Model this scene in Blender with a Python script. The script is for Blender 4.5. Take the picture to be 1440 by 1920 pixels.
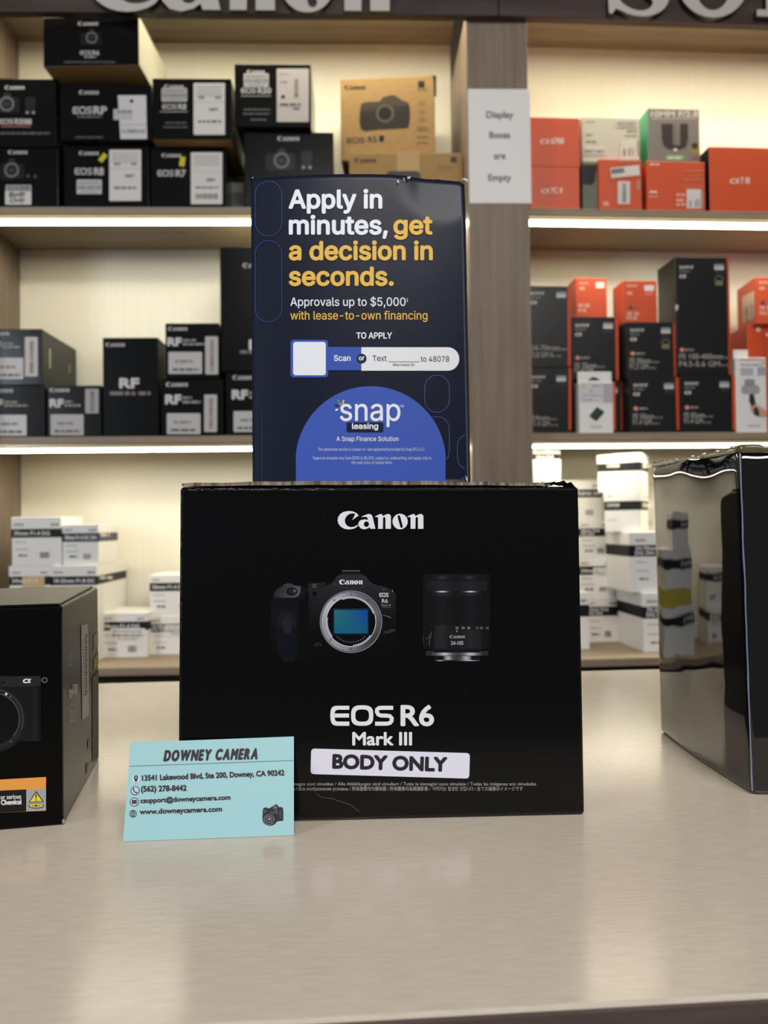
import bpy, bmesh, math, random, os
from mathutils import Vector, Matrix, noise
from mathutils.geometry import tessellate_polygon, delaunay_2d_cdt
import numpy as np

for _o in list(bpy.data.objects):
    bpy.data.objects.remove(_o, do_unlink=True)
SC = bpy.context.scene
COL = SC.collection
random.seed(7)

# ---------------------------------------------------------------- camera
FPX, CX, CY = 1450.0, 720.0, 960.0
CAM = Vector((0.0, 0.0, 0.165))
PITCH, ROLL = math.atan(20.0 / FPX), -0.0120
cam_m = Matrix.Translation(CAM) @ Matrix.Rotation(math.pi / 2 + PITCH, 4, 'X') @ Matrix.Rotation(ROLL, 4, 'Z')
cd = bpy.data.cameras.new('camera')
cam = bpy.data.objects.new('camera', cd)
COL.objects.link(cam)
cam.matrix_world = cam_m
cd.sensor_fit = 'VERTICAL'
cd.sensor_height = 36.0
cd.lens = 36.0 * FPX / 1920.0
cd.clip_start = 0.01
cd.dof.use_dof = True
cd.dof.focus_distance = 0.44
cd.dof.aperture_fstop = 10.0
SC.camera = cam

# ---------------------------------------------------------------- look, sky, lights
SC.view_settings.view_transform = 'Standard'
SC.view_settings.look = 'None'
SC.view_settings.exposure = 0.0
SC.view_settings.gamma = 1.0
SC.view_settings.use_curve_mapping = False
wd = bpy.data.worlds.new('shop_ambience')
SC.world = wd
wd.use_nodes = True
wb = wd.node_tree.nodes['Background']
wb.inputs[0].default_value = (0.86, 0.93, 1.0, 1)
wb.inputs[1].default_value = 0.10


def area(name, loc, target, sx, sy, power, color):
    l = bpy.data.lights.new(name, 'AREA')
    l.shape = 'RECTANGLE'
    l.size, l.size_y = sx, sy
    l.energy = power
    l.color = color
    o = bpy.data.objects.new(name, l)
    COL.objects.link(o)
    o.location = loc
    o.rotation_euler = (Vector(target) - Vector(loc)).to_track_quat('-Z', 'Y').to_euler()
    return o


# fluorescent panels of the shop ceiling and the shop window behind the photographer
area('ceiling_panel_light', (0.42, -0.95, 1.56), (0.05, 0.52, 0.10), 1.3, 0.28, 33, (1.0, 0.955, 0.92))
area('shop_window_light', (-2.15, -1.05, 0.80), (0.0, 0.5, 0.12), 0.55, 0.8, 30, (0.82, 0.90, 1.0))
LED_STRENGTH = 44.0
LED_COLOR = (1.0, 0.925, 0.68)


# ---------------------------------------------------------------- helpers: projection
def ray(px, py):
    return (cam_m.to_3x3() @ Vector(((px - CX) / FPX, (CY - py) / FPX, -1.0)))


def hit(px, py, p0, n):
    d = ray(px, py)
    return CAM + d * ((Vector(p0) - CAM).dot(n) / d.dot(n))


def on_z(px, py, z=0.0):
    return hit(px, py, (0, 0, z), Vector((0, 0, 1)))


class Frame:
    """a shelving run: u along it, v into it, z up"""

    def __init__(s, o, yaw):
        s.o, s.yaw = Vector(o), math.radians(yaw)
        s.u = Vector((math.cos(s.yaw), math.sin(s.yaw), 0))
        s.n = Vector((-math.sin(s.yaw), math.cos(s.yaw), 0))

    def at(s, px, py, v):
        p = hit(px, py, s.o + s.n * v, s.n)
        return (p - s.o).dot(s.u), p.z

    def v_on(s, px, py, z):
        return (on_z(px, py, z) - s.o).dot(s.n)

    def w(s, u, v, z):
        return Vector((s.o.x, s.o.y, 0)) + s.u * u + s.n * v + Vector((0, 0, z))


_p = hit(938, 450, (0, 1.5, 0), Vector((0, 1, 0)))
L = Frame((_p.x, 1.5, 0), 1.8)
R = Frame((_p.x, 1.5, 0), 4.0)


# ---------------------------------------------------------------- helpers: colour and materials
def lin(c):
    r = []
    for x in c[:3]:
        x = x / 255.0
        r.append(x / 12.92 if x <= 0.04045 else ((x + 0.055) / 1.055) ** 2.4)
    return (r[0], r[1], r[2], 1.0)


def mat(name, col=(128, 128, 128), rough=0.5, spec=0.5, metal=0.0, coat=0.0, emit=None, strength=0.0, ior=1.5):
    m = bpy.data.materials.new(name)
    m.use_nodes = True
    b = m.node_tree.nodes['Principled BSDF']
    b.inputs['Base Color'].default_value = lin(col)
    b.inputs['Roughness'].default_value = rough
    b.inputs['Specular IOR Level'].default_value = spec
    b.inputs['Metallic'].default_value = metal
    b.inputs['Coat Weight'].default_value = coat
    b.inputs['IOR'].default_value = ior
    if emit:
        b.inputs['Emission Color'].default_value = (emit[0], emit[1], emit[2], 1)
        b.inputs['Emission Strength'].default_value = strength
    return m


def nd(m, t, **kw):
    n = m.node_tree.nodes.new(t)
    for k, v in kw.items():
        if k in n.inputs:
            n.inputs[k].default_value = v
        else:
            setattr(n, k, v)
    return n


def lk(m, a, ao, b, bi):
    m.node_tree.links.new(a.outputs[ao], b.inputs[bi])


def grain(m, scale, c0, c1, nscale=1.0, detail=5.0, lo=0.3, hi=0.7, bump=0.0, rough=None, dist=0.001):
    """procedural colour from a stretched noise, optional bump and roughness change"""
    b = m.node_tree.nodes['Principled BSDF']
    tc = nd(m, 'ShaderNodeTexCoord')
    mp = nd(m, 'ShaderNodeMapping')
    mp.inputs['Scale'].default_value = scale
    nz = nd(m, 'ShaderNodeTexNoise')
    nz.inputs['Scale'].default_value = nscale
    nz.inputs['Detail'].default_value = detail
    nz.inputs['Roughness'].default_value = 0.6
    cr = nd(m, 'ShaderNodeValToRGB')
    cr.color_ramp.elements[0].position = lo
    cr.color_ramp.elements[1].position = hi
    cr.color_ramp.elements[0].color = lin(c0)
    cr.color_ramp.elements[1].color = lin(c1)
    lk(m, tc, 'Object', mp, 'Vector')
    lk(m, mp, 'Vector', nz, 'Vector')
    lk(m, nz, 'Fac', cr, 'Fac')
    lk(m, cr, 'Color', b, 'Base Color')
    if bump:
        bp = nd(m, 'ShaderNodeBump')
        bp.inputs['Strength'].default_value = bump
        bp.inputs['Distance'].default_value = dist
        lk(m, nz, 'Fac', bp, 'Height')
        lk(m, bp, 'Normal', b, 'Normal')
    if rough:
        mr = nd(m, 'ShaderNodeMapRange')
        mr.inputs[3].default_value = rough[0]
        mr.inputs[4].default_value = rough[1]
        lk(m, nz, 'Fac', mr, 0)
        lk(m, mr, 0, b, 'Roughness')
    return m


def add_bump(m, scale, nscale, strength, dist, detail=2.0):
    b = m.node_tree.nodes['Principled BSDF']
    tc = nd(m, 'ShaderNodeTexCoord')
    mp = nd(m, 'ShaderNodeMapping')
    mp.inputs['Scale'].default_value = scale
    nz = nd(m, 'ShaderNodeTexNoise')
    nz.inputs['Scale'].default_value = nscale
    nz.inputs['Detail'].default_value = detail
    bp = nd(m, 'ShaderNodeBump')
    bp.inputs['Strength'].default_value = strength
    bp.inputs['Distance'].default_value = dist
    lk(m, tc, 'Object', mp, 'Vector')
    lk(m, mp, 'Vector', nz, 'Vector')
    lk(m, nz, 'Fac', bp, 'Height')
    lk(m, bp, 'Normal', b, 'Normal')
    return m


def print_mat(name, rough, spec=0.5):
    m = mat(name, (200, 200, 200), rough, spec)
    a = nd(m, 'ShaderNodeAttribute')
    a.attribute_name = 'ink'
    lk(m, a, 'Color', m.node_tree.nodes['Principled BSDF'], 'Base Color')
    return m


M = {}
M['ink'] = print_mat('printed_ink', 0.38, 0.25)
M['ink_gloss'] = print_mat('glossy_printed_ink', 0.2, 0.3)
M['paper'] = print_mat('printed_paper', 0.6, 0.3)
M['counter'] = grain(mat('counter_laminate', rough=0.2, spec=0.5), (70, 620, 70), (205, 190, 171), (217, 204, 187), 1.0, 3, 0.3, 0.7, 0.07, (0.13, 0.24), 0.0003)
M['edge'] = grain(mat('dark_edge_band', rough=0.45), (8, 90, 90), (66, 54, 50), (98, 84, 78), 1.0)
M['oak'] = grain(mat('grey_oak_laminate', rough=0.5, spec=0.3), (55, 55, 3.0), (112, 96, 82), (140, 124, 107), 1.0, 5, 0.3, 0.7)
M['oak_h'] = grain(mat('oak_shelf_laminate', rough=0.5, spec=0.3), (3.0, 50, 60), (128, 112, 94), (156, 140, 118), 1.0, 5, 0.3, 0.7)
M['dark_oak'] = grain(mat('dark_walnut_fascia', rough=0.5, spec=0.3), (4.0, 40, 26), (52, 42, 38), (84, 70, 63), 1.0, 6, 0.3, 0.7)
M['panel'] = grain(mat('cream_back_panel', rough=0.6, spec=0.2), (120, 120, 4), (222, 217, 202), (226, 221, 207), 1.0, 3)
M['toe'] = mat('dark_base_cabinet', (58, 48, 42), 0.6)
M['led'] = mat('led_diffuser', (250, 245, 230), 0.5, emit=LED_COLOR, strength=LED_STRENGTH)
M['led_top'] = mat('led_diffuser_top', (250, 245, 230), 0.5, emit=LED_COLOR, strength=LED_STRENGTH * 2.1)
M['led_face'] = mat('led_diffuser_edge', (250, 245, 230), 0.5, emit=LED_COLOR, strength=7.0)
M['alu'] = mat('aluminium_channel', (205, 195, 175), 0.3, metal=0.9)
M['letter'] = mat('sign_letter_face', (196, 188, 180), 0.5)
M['letter_side'] = mat('sign_letter_return', (24, 20, 18), 0.5)
M['wall'] = mat('painted_wall', (190, 184, 172), 0.8)
M['floor'] = grain(mat('grey_floor', rough=0.4), (6, 6, 6), (120, 112, 102), (138, 130, 120), 1.0)
M['black_card'] = add_bump(mat('black_printed_card', (14, 14, 14), 0.22, 0.26), (1, 1, 1), 60, 0.12, 0.001)
M['black_gloss'] = add_bump(mat('black_glossy_corrugated_card', (6, 6, 7), 0.20, 0.35), (330, 10, 6), 1.0, 0.10, 0.0007)
M['side_black'] = mat('black_coated_side', (14, 14, 14), 0.34, 0.32)
M['lip'] = mat('gold_highlight_lip', (128, 104, 62), 0.5)  # gold highlight of the LED strips put into the ledge colour
M['film_black'] = add_bump(mat('black_satin_laminated_card', (10, 10, 10), 0.30, 0.4, ior=1.22), (1, 1, 1), 55, 0.06, 0.001)
M['orange'] = mat('orange_printed_card', (204, 76, 34), 0.42)
M['white_card'] = add_bump(mat('white_printed_card', (232, 229, 224), 0.5, 0.35), (1, 1, 1), 50, 0.08, 0.001)
M['kraft'] = grain(mat('brown_kraft_card', rough=0.65, spec=0.25), (60, 60, 200), (148, 116, 68), (162, 129, 80), 1.0)
M['cream_card'] = mat('cream_printed_card', (196, 188, 168), 0.5)
M['grey_card'] = mat('grey_printed_card', (112, 104, 98), 0.5)
M['greygreen_card'] = mat('grey_green_card', (96, 104, 84), 0.5)
M['green_card'] = mat('green_printed_card', (72, 172, 124), 0.45)
M['pale_face'] = mat('pale_grey_face', (182, 178, 160), 0.35)  # on the crowning black box this paints a reflection of the back panel
M['yellow_card'] = mat('yellow_printed_card', (196, 178, 60), 0.5)
M['corrugate'] = grain(mat('raw_corrugated_edge', rough=0.8, spec=0.1), (420, 420, 3), (84, 72, 62), (158, 144, 126), 1.0, 1)
M['scuff'] = mat('worn_white_edge', (150, 146, 142), 0.5)


# ---------------------------------------------------------------- helpers: objects
def link(name, me, parent=None, M0=None):
    o = bpy.data.objects.new(name, me)
    COL.objects.link(o)
    if parent is not None:
        o.parent = parent
    elif M0 is not None:
        o.matrix_world = M0
    return o


def tag(o, label=None, cat=None, group=None, kind=None):
    if label:
        o['label'] = label
    if cat:
        o['category'] = cat
    if group:
        o['group'] = group
    if kind:
        o['kind'] = kind
    return o


def empty(name, M0):
    o = bpy.data.objects.new(name, None)
    COL.objects.link(o)
    o.empty_display_size = 0.05
    o.matrix_world = M0
    return o


def mesh_of(name, bm, mats, smooth=False):
    me = bpy.data.meshes.new(name)
    bmesh.ops.recalc_face_normals(bm, faces=bm.faces)
    bm.to_mesh(me)
    bm.free()
    for m in (mats if isinstance(mats, (list, tuple)) else [mats]):
        me.materials.append(m)
    if smooth:
        for p in me.polygons:
            p.use_smooth = True
    return me


def bm_box(bm, x0, x1, y0, y1, z0, z1, bev=0.0, seg=2, mi=0):
    """add a bevelled box; returns its faces"""
    t = bmesh.new()
    vs = [t.verts.new((x, y, z)) for z in (z0, z1) for (x, y) in ((x0, y0), (x1, y0), (x1, y1), (x0, y1))]
    for q in ((0, 3, 2, 1), (4, 5, 6, 7), (0, 1, 5, 4), (1, 2, 6, 5), (2, 3, 7, 6), (3, 0, 4, 7)):
        t.faces.new([vs[i] for i in q])
    if bev:
        bmesh.ops.bevel(t, geom=list(t.edges), offset=bev, segments=seg, affect='EDGES', profile=0.5)
    me = bpy.data.meshes.new('tmp')
    t.to_mesh(me)
    t.free()
    n0 = len(bm.faces)
    bm.from_mesh(me)
    bpy.data.meshes.remove(me)
    bm.faces.ensure_lookup_table()
    for f in bm.faces[n0:]:
        f.material_index = mi
    return bm.faces[n0:]


def box(name, x0, x1, y0, y1, z0, z1, m, parent=None, M0=None, bev=0.0008):
    bm = bmesh.new()
    bm_box(bm, x0, x1, y0, y1, z0, z1, bev)
    return link(name, mesh_of(name, bm, m), parent, M0)


# ---------------------------------------------------------------- helpers: lettering
_fonts = {}
try:
    _dir = bpy.utils.system_resource('DATAFILES', path='fonts')
    _fonts['i'] = bpy.data.fonts.load(os.path.join(_dir, 'Inter.woff2'))
except Exception:
    pass
_tc = {}


def glyphs(s, f):
    """triangles of a line of lettering, cap height 1, starting at x = 0"""
    if (s, f) in _tc:
        return _tc[(s, f)]
    c = bpy.data.curves.new('lettering', 'FONT')
    c.body = s
    c.size = 1.0
    c.resolution_u = 4
    c.dimensions = '2D'
    c.fill_mode = 'NONE'
    if f in _fonts:
        c.font = _fonts[f]
    o = bpy.data.objects.new('lettering', c)
    me = o.to_mesh()
    nb = {}
    for e in me.edges:
        a, b = e.vertices
        nb.setdefault(a, []).append(b)
        nb.setdefault(b, []).append(a)
    co = [v.co.copy() for v in me.vertices]
    seen, loops = set(), []
    for st in range(len(co)):
        if st in seen or st not in nb:
            continue
        lp, cur, prev = [], st, None
        while cur not in seen:
            seen.add(cur)
            lp.append((co[cur].x, co[cur].y))
            nx = [k for k in nb[cur] if k != prev and k not in seen]
            if not nx:
                break
            prev, cur = cur, nx[0]
        if len(lp) > 2:
            loops.append(lp)
    o.to_mesh_clear()
    bpy.data.objects.remove(o)
    bpy.data.curves.remove(c)

    V, T = [], []
    # contours are gathered glyph by glyph, triangulated together and filled by winding number
    bx_ = sorted((min(x for x, y in l), max(x for x, y in l), k) for k, l in enumerate(loops))
    groups, end = [], None
    for x0, x1, k in bx_:
        if end is not None and x0 < end - 1e-4:
            groups[-1].append(k)
            end = max(end, x1)
        else:
            groups.append([k])
            end = x1
    for g in groups:
        vs, es = [], []
        for k in g:
            n0, n = len(vs), len(loops[k])
            vs += [Vector(q) for q in loops[k]]
            es += [(n0 + i, n0 + (i + 1) % n) for i in range(n)]
        ov, _, of = delaunay_2d_cdt(vs, es, [], 0, 1e-6, False)[:3]
        if not of:
            continue
        A = np.array([vs[e[0]] for e in es])
        B = np.array([vs[e[1]] for e in es])
        cen = np.array([(ov[t[0]] + ov[t[1]] + ov[t[2]]) / 3 for t in of])
        wn = np.zeros(len(cen), int)
        for (ax, ay), (bx, by) in zip(A, B):
            side = (bx - ax) * (cen[:, 1] - ay) - (cen[:, 0] - ax) * (by - ay)
            wn += ((ay <= cen[:, 1]) & (by > cen[:, 1]) & (side > 0)).astype(int)
            wn -= ((ay > cen[:, 1]) & (by <= cen[:, 1]) & (side < 0)).astype(int)
        b = len(V)
        V += [(q.x, q.y) for q in ov]
        T += [tuple(b + i for i in t) for t, w in zip(of, wn) if w]
    if f + 'H' not in _tc:
        _tc[f + 'H'] = 1.0
        hv, _, _ = glyphs('H', f)
        _tc[f + 'H'] = max(y for x, y in hv) if hv else 0.7
        if s == 'H':
            return _tc[(s, f)]
    k = 1.0 / _tc[f + 'H'] if s != 'H' or _tc[f + 'H'] != 1.0 else 1.0
    V = [(x * k, y * k) for x, y in V]
    x0 = min((x for x, y in V), default=0)
    V = [(x - x0, y) for x, y in V]
    wd_ = max((x for x, y in V), default=0)
    _tc[(s, f)] = (V, T, wd_)
    return _tc[(s, f)]


def sm(pts, k=3):
    """closed smooth outline through points"""
    n, out = len(pts), []
    for i in range(n):
        p0, p1, p2, p3 = pts[i - 1], pts[i], pts[(i + 1) % n], pts[(i + 2) % n]
        for j in range(k):
            t = j / k
            out.append(tuple(0.5 * (2 * b + (c - a) * t + (2 * a - 5 * b + 4 * c - d) * t * t + (3 * b - a - 3 * c + d) * t ** 3)
                             for a, b, c, d in zip(p0, p1, p2, p3)))
    return out


def ell(cx, cy, rx, ry, n=28, p=2.0, rot=0.0, a0=0.0, a1=2 * math.pi):
    out = []
    full = abs(a1 - a0) > 6.28
    for i in range(n if full else n + 1):
        a = a0 + (a1 - a0) * i / n
        c, s = math.cos(a), math.sin(a)
        x = math.copysign(abs(c) ** (2 / p), c) * rx
        y = math.copysign(abs(s) ** (2 / p), s) * ry
        out.append((cx + x * math.cos(rot) - y * math.sin(rot), cy + x * math.sin(rot) + y * math.cos(rot)))
    return out


def capsule(x0, y0, x1, y1, r, n=8):
    a = math.atan2(y1 - y0, x1 - x0)
    return ([(x1 + r * math.cos(a - math.pi / 2 + math.pi * i / n), y1 + r * math.sin(a - math.pi / 2 + math.pi * i / n)) for i in range(n + 1)]
            + [(x0 + r * math.cos(a + math.pi / 2 + math.pi * i / n), y0 + r * math.sin(a + math.pi / 2 + math.pi * i / n)) for i in range(n + 1)])


_N1 = [(640, 183), (668, 166), (705, 150), (725, 150), (741, 172), (770, 156), (800, 147), (822, 155), (832, 176), (832, 322), (768, 322), (768, 198), (760, 184), (748, 184), (740, 196), (738, 322), (682, 322), (682, 186)]
# outlines of the serif maker's mark: list of letters, each (outer, holes), in a 1007 x 207 field
LOGO = [
    ([(455, 165), (378, 220), (416, 147), (380, 140), (342, 149), (312, 174), (296, 203), (291, 226), (298, 258), (315, 283), (340, 298), (368, 303), (400, 298), (425, 287), (443, 272), (447, 284), (430, 304), (395, 321), (340, 330), (285, 321), (242, 296), (216, 260), (207, 222), (214, 184), (237, 150), (278, 124), (335, 113), (385, 118), (425, 136)], []),
    ([(480, 184), (520, 164), (560, 151), (582, 148), (602, 156), (616, 178), (651, 322), (592, 322), (584, 302), (560, 318), (520, 328), (482, 319), (458, 294), (450, 265), (459, 236), (484, 218), (520, 212), (552, 215), (566, 222), (556, 192), (546, 182), (520, 182)], [ell(545, 268, 30, 33)]),
    (_N1, []),
    (ell(940, 237, 89, 91, 36), [capsule(925, 178, 957, 297, 15)]),
    ([(x + 381, y) for x, y in _N1], []),
]


def thick(pts, w):
    """outline of a constant-width stroke"""
    a, b = [], []
    n = len(pts)
    for i in range(n):
        p, q = pts[max(i - 1, 0)], pts[min(i + 1, n - 1)]
        dx, dy = q[0] - p[0], q[1] - p[1]
        l = math.hypot(dx, dy) or 1
        a.append((pts[i][0] - dy / l * w / 2, pts[i][1] + dx / l * w / 2))
        b.append((pts[i][0] + dy / l * w / 2, pts[i][1] - dx / l * w / 2))
    return a + b[::-1]


_E = [(343, 80), (195, 80), (160, 86), (136, 106), (125, 140), (120, 197), (125, 255), (138, 290), (162, 311), (197, 318), (343, 318), (343, 268), (208, 268), (186, 262), (174, 244), (172, 220), (340, 220), (340, 172), (172, 172), (175, 150), (187, 134), (208, 127), (343, 127)]
_S = thick([(857, 104), (720, 104), (690, 108), (668, 124), (666, 150), (680, 182), (712, 196), (780, 197), (820, 204), (840, 228), (838, 260), (820, 284), (785, 293), (645, 293)], 48)
WIDE = [(_E, []), (ell(494, 196, 130, 122, 44, 3.0), [ell(494, 196, 80, 73, 36, 3.0)]), (_S, [])]
# slab serif letters, height 100
_SS = [(84, 4), (91, 4), (91, 33), (84, 33), (74, 18), (58, 9), (44, 8), (32, 14), (30, 24), (38, 32), (62, 40), (84, 48), (98, 60), (101, 74), (94, 90), (78, 100), (58, 103), (38, 99), (22, 92), (18, 98), (11, 98), (11, 65), (18, 65), (30, 82), (46, 92), (62, 94), (74, 88), (76, 78), (66, 69), (40, 60), (18, 51), (8, 38), (7, 24), (16, 8), (34, -1), (54, -2), (72, 3), (80, 9)]
_NN = [(0, 2), (44, 2), (96, 68), (96, 12), (82, 12), (82, 2), (124, 2), (124, 12), (110, 12), (110, 98), (92, 98), (30, 20), (30, 88), (44, 88), (44, 98), (0, 98), (0, 88), (14, 88), (14, 12), (0, 12)]
_YY = [(0, 2), (58, 2), (58, 12), (46, 12), (68, 46), (90, 12), (78, 12), (78, 2), (124, 2), (124, 12), (112, 12), (78, 58), (78, 88), (92, 88), (92, 98), (34, 98), (34, 88), (48, 88), (48, 58), (12, 12), (0, 12)]
SLAB = [(_SS, []), (ell(166, 50, 52, 52, 36), [ell(166, 50, 27, 41, 30)]), ([(x + 232, y) for x, y in _NN], []), ([(x + 362, y) for x, y in _YY], [])]


class Print:
    """flat printing in photograph pixels (x right, y down), laid on a face by a mapper"""

    def __init__(s):
        s.V, s.C, s.F = [], [], []

    def add(s, pts, faces, col, layer):
        b = len(s.V)
        for (x, y) in pts:
            s.V.append((x, y, layer))
            s.C.append(lin(col(x, y)) if callable(col) else lin(col))
        for f in faces:
            s.F.append(tuple(b + i for i in f))

    def poly(s, pts, col, layer=0, holes=()):
        ls = [list(pts)] + [list(h) for h in holes]
        al = [p for l in ls for p in l]
        s.add(al, tessellate_polygon([[Vector((x, y, 0)) for x, y in l] for l in ls]), col, layer)

    def band(s, xs, ft, fb, col, layer=0, rows=1):
        pts, fs = [], []
        n = rows + 1
        for x in xs:
            t, b = ft(x), fb(x)
            for r in range(n):
                pts.append((x, t + (b - t) * r / rows))
        for i in range(len(xs) - 1):
            for r in range(rows):
                a = i * n + r
                fs.append((a, a + n, a + n + 1, a + 1))
        s.add(pts, fs, col, layer)

    def rrect(s, x0, y0, x1, y1, r, col, layer=0, step=6.0, right_only=False, rows=1):
        xs, x = [], x0
        if r > 0:
            xs = [x0 + r * (1 - math.cos(a * math.pi / 16)) for a in range(9)] + [x1 - r * (1 - math.sin(a * math.pi / 16)) for a in range(9)]
        xs += [x0 + (x1 - x0) * i / max(1, int((x1 - x0) / step)) for i in range(max(1, int((x1 - x0) / step)) + 1)]
        xs = sorted(set(round(v, 3) for v in xs))

        def dy(x):
            d = 0.0
            if x < x0 + r and not right_only:
                d = r - math.sqrt(max(0, r * r - (x0 + r - x) ** 2))
            if x > x1 - r:
                d = r - math.sqrt(max(0, r * r - (x - x1 + r) ** 2))
            return d
        s.band(xs, lambda x: y0 + dy(x), lambda x: y1 - dy(x), col, layer, rows)

    def rect(s, x0, y0, x1, y1, col, layer=0, step=1e9):
        s.rrect(x0, y0, x1, y1, 0, col, layer, min(step, x1 - x0))

    def quad(s, p, col, layer=0):
        s.add(list(p), [(0, 1, 2, 3)], col, layer)

    def rot(s, cx, cy, w, h, deg, col, layer=0):
        a = math.radians(deg)
        c, n = math.cos(a), math.sin(a)
        s.quad([(cx + x * c - y * n, cy + x * n + y * c) for x, y in ((-w / 2, -h / 2), (w / 2, -h / 2), (w / 2, h / 2), (-w / 2, h / 2))], col, layer)

    def disc(s, cx, cy, r, col, layer=0, ry=None, n=28):
        s.poly(ell(cx, cy, r, ry or r, n), col, layer)

    def ring(s, cx, cy, r0, r1, col, layer=0, a0=0, a1=360, n=40, k=1.0):
        pts, fs = [], []
        for i in range(n + 1):
            a = math.radians(a0 + (a1 - a0) * i / n)
            for r in (r0, r1):
                pts.append((cx + r * math.cos(a), cy + r * math.sin(a) * k))
        for i in range(n):
            fs.append((2 * i, 2 * i + 2, 2 * i + 3, 2 * i + 1))
        s.add(pts, fs, col, layer)

    def line(s, pts, w, col, layer=0):
        o = thick(pts, w)
        n = len(pts)
        s.add(o, [(i, i + 1, 2 * n - 2 - i, 2 * n - 1 - i) for i in range(n - 1)], col, layer)

    def cap_outline(s, x0, y0, x1, y1, w, col, layer=0, clip=None):
        r = (x1 - x0) / 2
        cx = (x0 + x1) / 2
        pts = [(cx + r * math.cos(math.radians(a)), y0 + r + r * math.sin(math.radians(a))) for a in range(180, 361, 10)]
        pts += [(x1, y0 + r + (y1 - y0 - 2 * r) * t / 6) for t in range(1, 6)]
        pts += [(cx + r * math.cos(math.radians(a)), y1 - r + r * math.sin(math.radians(a))) for a in range(0, 181, 10)]
        pts += [(x0, y1 - r - (y1 - y0 - 2 * r) * t / 6) for t in range(1, 7)]
        run = []
        for p in pts:
            if clip is None or clip(*p):
                run.append(p)
            else:
                if len(run) > 1:
                    s.line(run, w, col, layer)
                run = []
        if len(run) > 1:
            s.line(run, w, col, layer)

    def text(s, t, x, y, h, col, layer=0, w=None, f='b', bold=0.0, shear=0.0, rot=0.0, al='l', n=6, vert=False):
        V, T, tw = glyphs(t, f)
        if not V:
            return
        sx = (w / tw) if w else h
        if al == 'c':
            x -= tw * sx / 2
        if al == 'r':
            x -= tw * sx
        a = math.radians(rot)
        c, q = math.cos(a), math.sin(a)
        sh = [(0, 0)] if not bold else [(bold * h * math.cos(6.2832 * i / n), bold * h * math.sin(6.2832 * i / n)) for i in range(n)]
        for k, (dx, dy) in enumerate(sh):
            pts = []
            for (vx, vy) in V:
                px, py = vx * sx + vy * h * shear + dx, -vy * h + dy
                pts.append((x + px * c - py * q, y + px * q + py * c))
            s.add(pts, T, col, layer + k * 0.06)

    def spaced(s, t, x, y, h, w, cond, col, layer=0, f='b', bold=0.0, shear=0.0, rot=0.0, n=8):
        """letters set one by one, narrowed by cond, spread over the width w"""
        ws = [glyphs(c, f)[2] * h * cond if c != ' ' else h * .3 for c in t]
        gap = (w - sum(ws)) / max(1, len(t) - 1)
        p = 0.0
        a = math.radians(rot)
        for c, wc in zip(t, ws):
            if c != ' ':
                s.text(c, x + p * math.cos(a), y + p * math.sin(a), h, col, layer, wc, f, bold, shear, rot, 'l', n)
            p += wc + gap

    def mark(s, outlines, bx, by, bw, bh, x, y, w, h, col, layer=0, k=2, smooth=False):
        """outlines given in a field (bx, by, bw, bh), drawn into x, y (top left), w, h"""
        for (o, hs) in outlines:
            g = [[(x + (px - bx) / bw * w, y + (py - by) / bh * h) for px, py in l] for l in [o] + list(hs)]
            if smooth:
                g[0] = sm(g[0], k)
            s.poly(g[0], col, layer, g[1:])

    def canon(s, x, yb, w, col=(190, 187, 184), layer=0):
        s.mark(LOGO, 207, 113, 1007, 209, x, yb - w * 0.2075, w, w * 0.2075, col, layer)

    def eos(s, x, yb, h, col=(225, 222, 220), layer=0, w=None):
        s.mark(WIDE, 120, 75, 745, 245, x, yb - h, w or h * 3.05, h, col, layer)

    def sony(s, x, yb, w, col=(225, 222, 220), layer=0):
        h = w / 4.86
        s.mark(SLAB, 0, 0, 486, 100, x, yb - h, w, h, col, layer)

    def words(s, x0, y, x1, h, col, layer=0, seed=1):
        """a line of print too small to read"""
        r = random.Random(seed * 31 + int(x0) + int(y))
        x = x0
        while x < x1 - 1:
            w = min(r.uniform(1.5, 6) * h * 0.6, x1 - x)
            s.rect(x, y - h, x + w, y, col, layer)
            x += w + h * 0.45

    def bars(s, x0, y0, x1, y1, col, layer=0, vert=False, seed=3):
        r = random.Random(seed + int(x0 * 7))
        a, b = (y0, y1) if vert else (x0, x1)
        p = a
        while p < b:
            w = r.choice((0.5, 0.7, 1.1, 1.5)) * (b - a) / 40
            q = min(p + w, b)
            if vert:
                s.rect(x0, p, x1, q, col, layer)
            else:
                s.rect(p, y0, q, y1, col, layer)
            p = q + r.choice((0.5, 0.8, 1.2)) * (b - a) / 40

    def build(s, name, mapper, parent, m='ink', off=0.0003, step=0.0001):
        root = parent
        while root.parent is not None:
            root = root.parent
        inv = root.matrix_world.inverted()
        vs = []
        for (x, y, l) in s.V:
            p, n = mapper(x, y)
            vs.append(inv @ (p + n * (off + l * step)))
        fs = []
        for f in s.F:
            a = sum(s.V[f[i - 1]][0] * s.V[f[i]][1] - s.V[f[i]][0] * s.V[f[i - 1]][1] for i in range(len(f)))
            fs.append(f[::-1] if a > 0 else f)
        me = bpy.data.meshes.new(name)
        me.from_pydata(vs, [], fs)
        at = me.color_attributes.new('ink', 'FLOAT_COLOR', 'POINT')
        at.data.foreach_set('color', [c for q in s.C for c in q])
        me.materials.append(M[m])
        me.update()
        return link(name, me, parent)


def plane_map(p0, n):
    p0, n = Vector(p0), Vector(n).normalized()
    return lambda x, y: (hit(x, y, p0, n), n)

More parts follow.
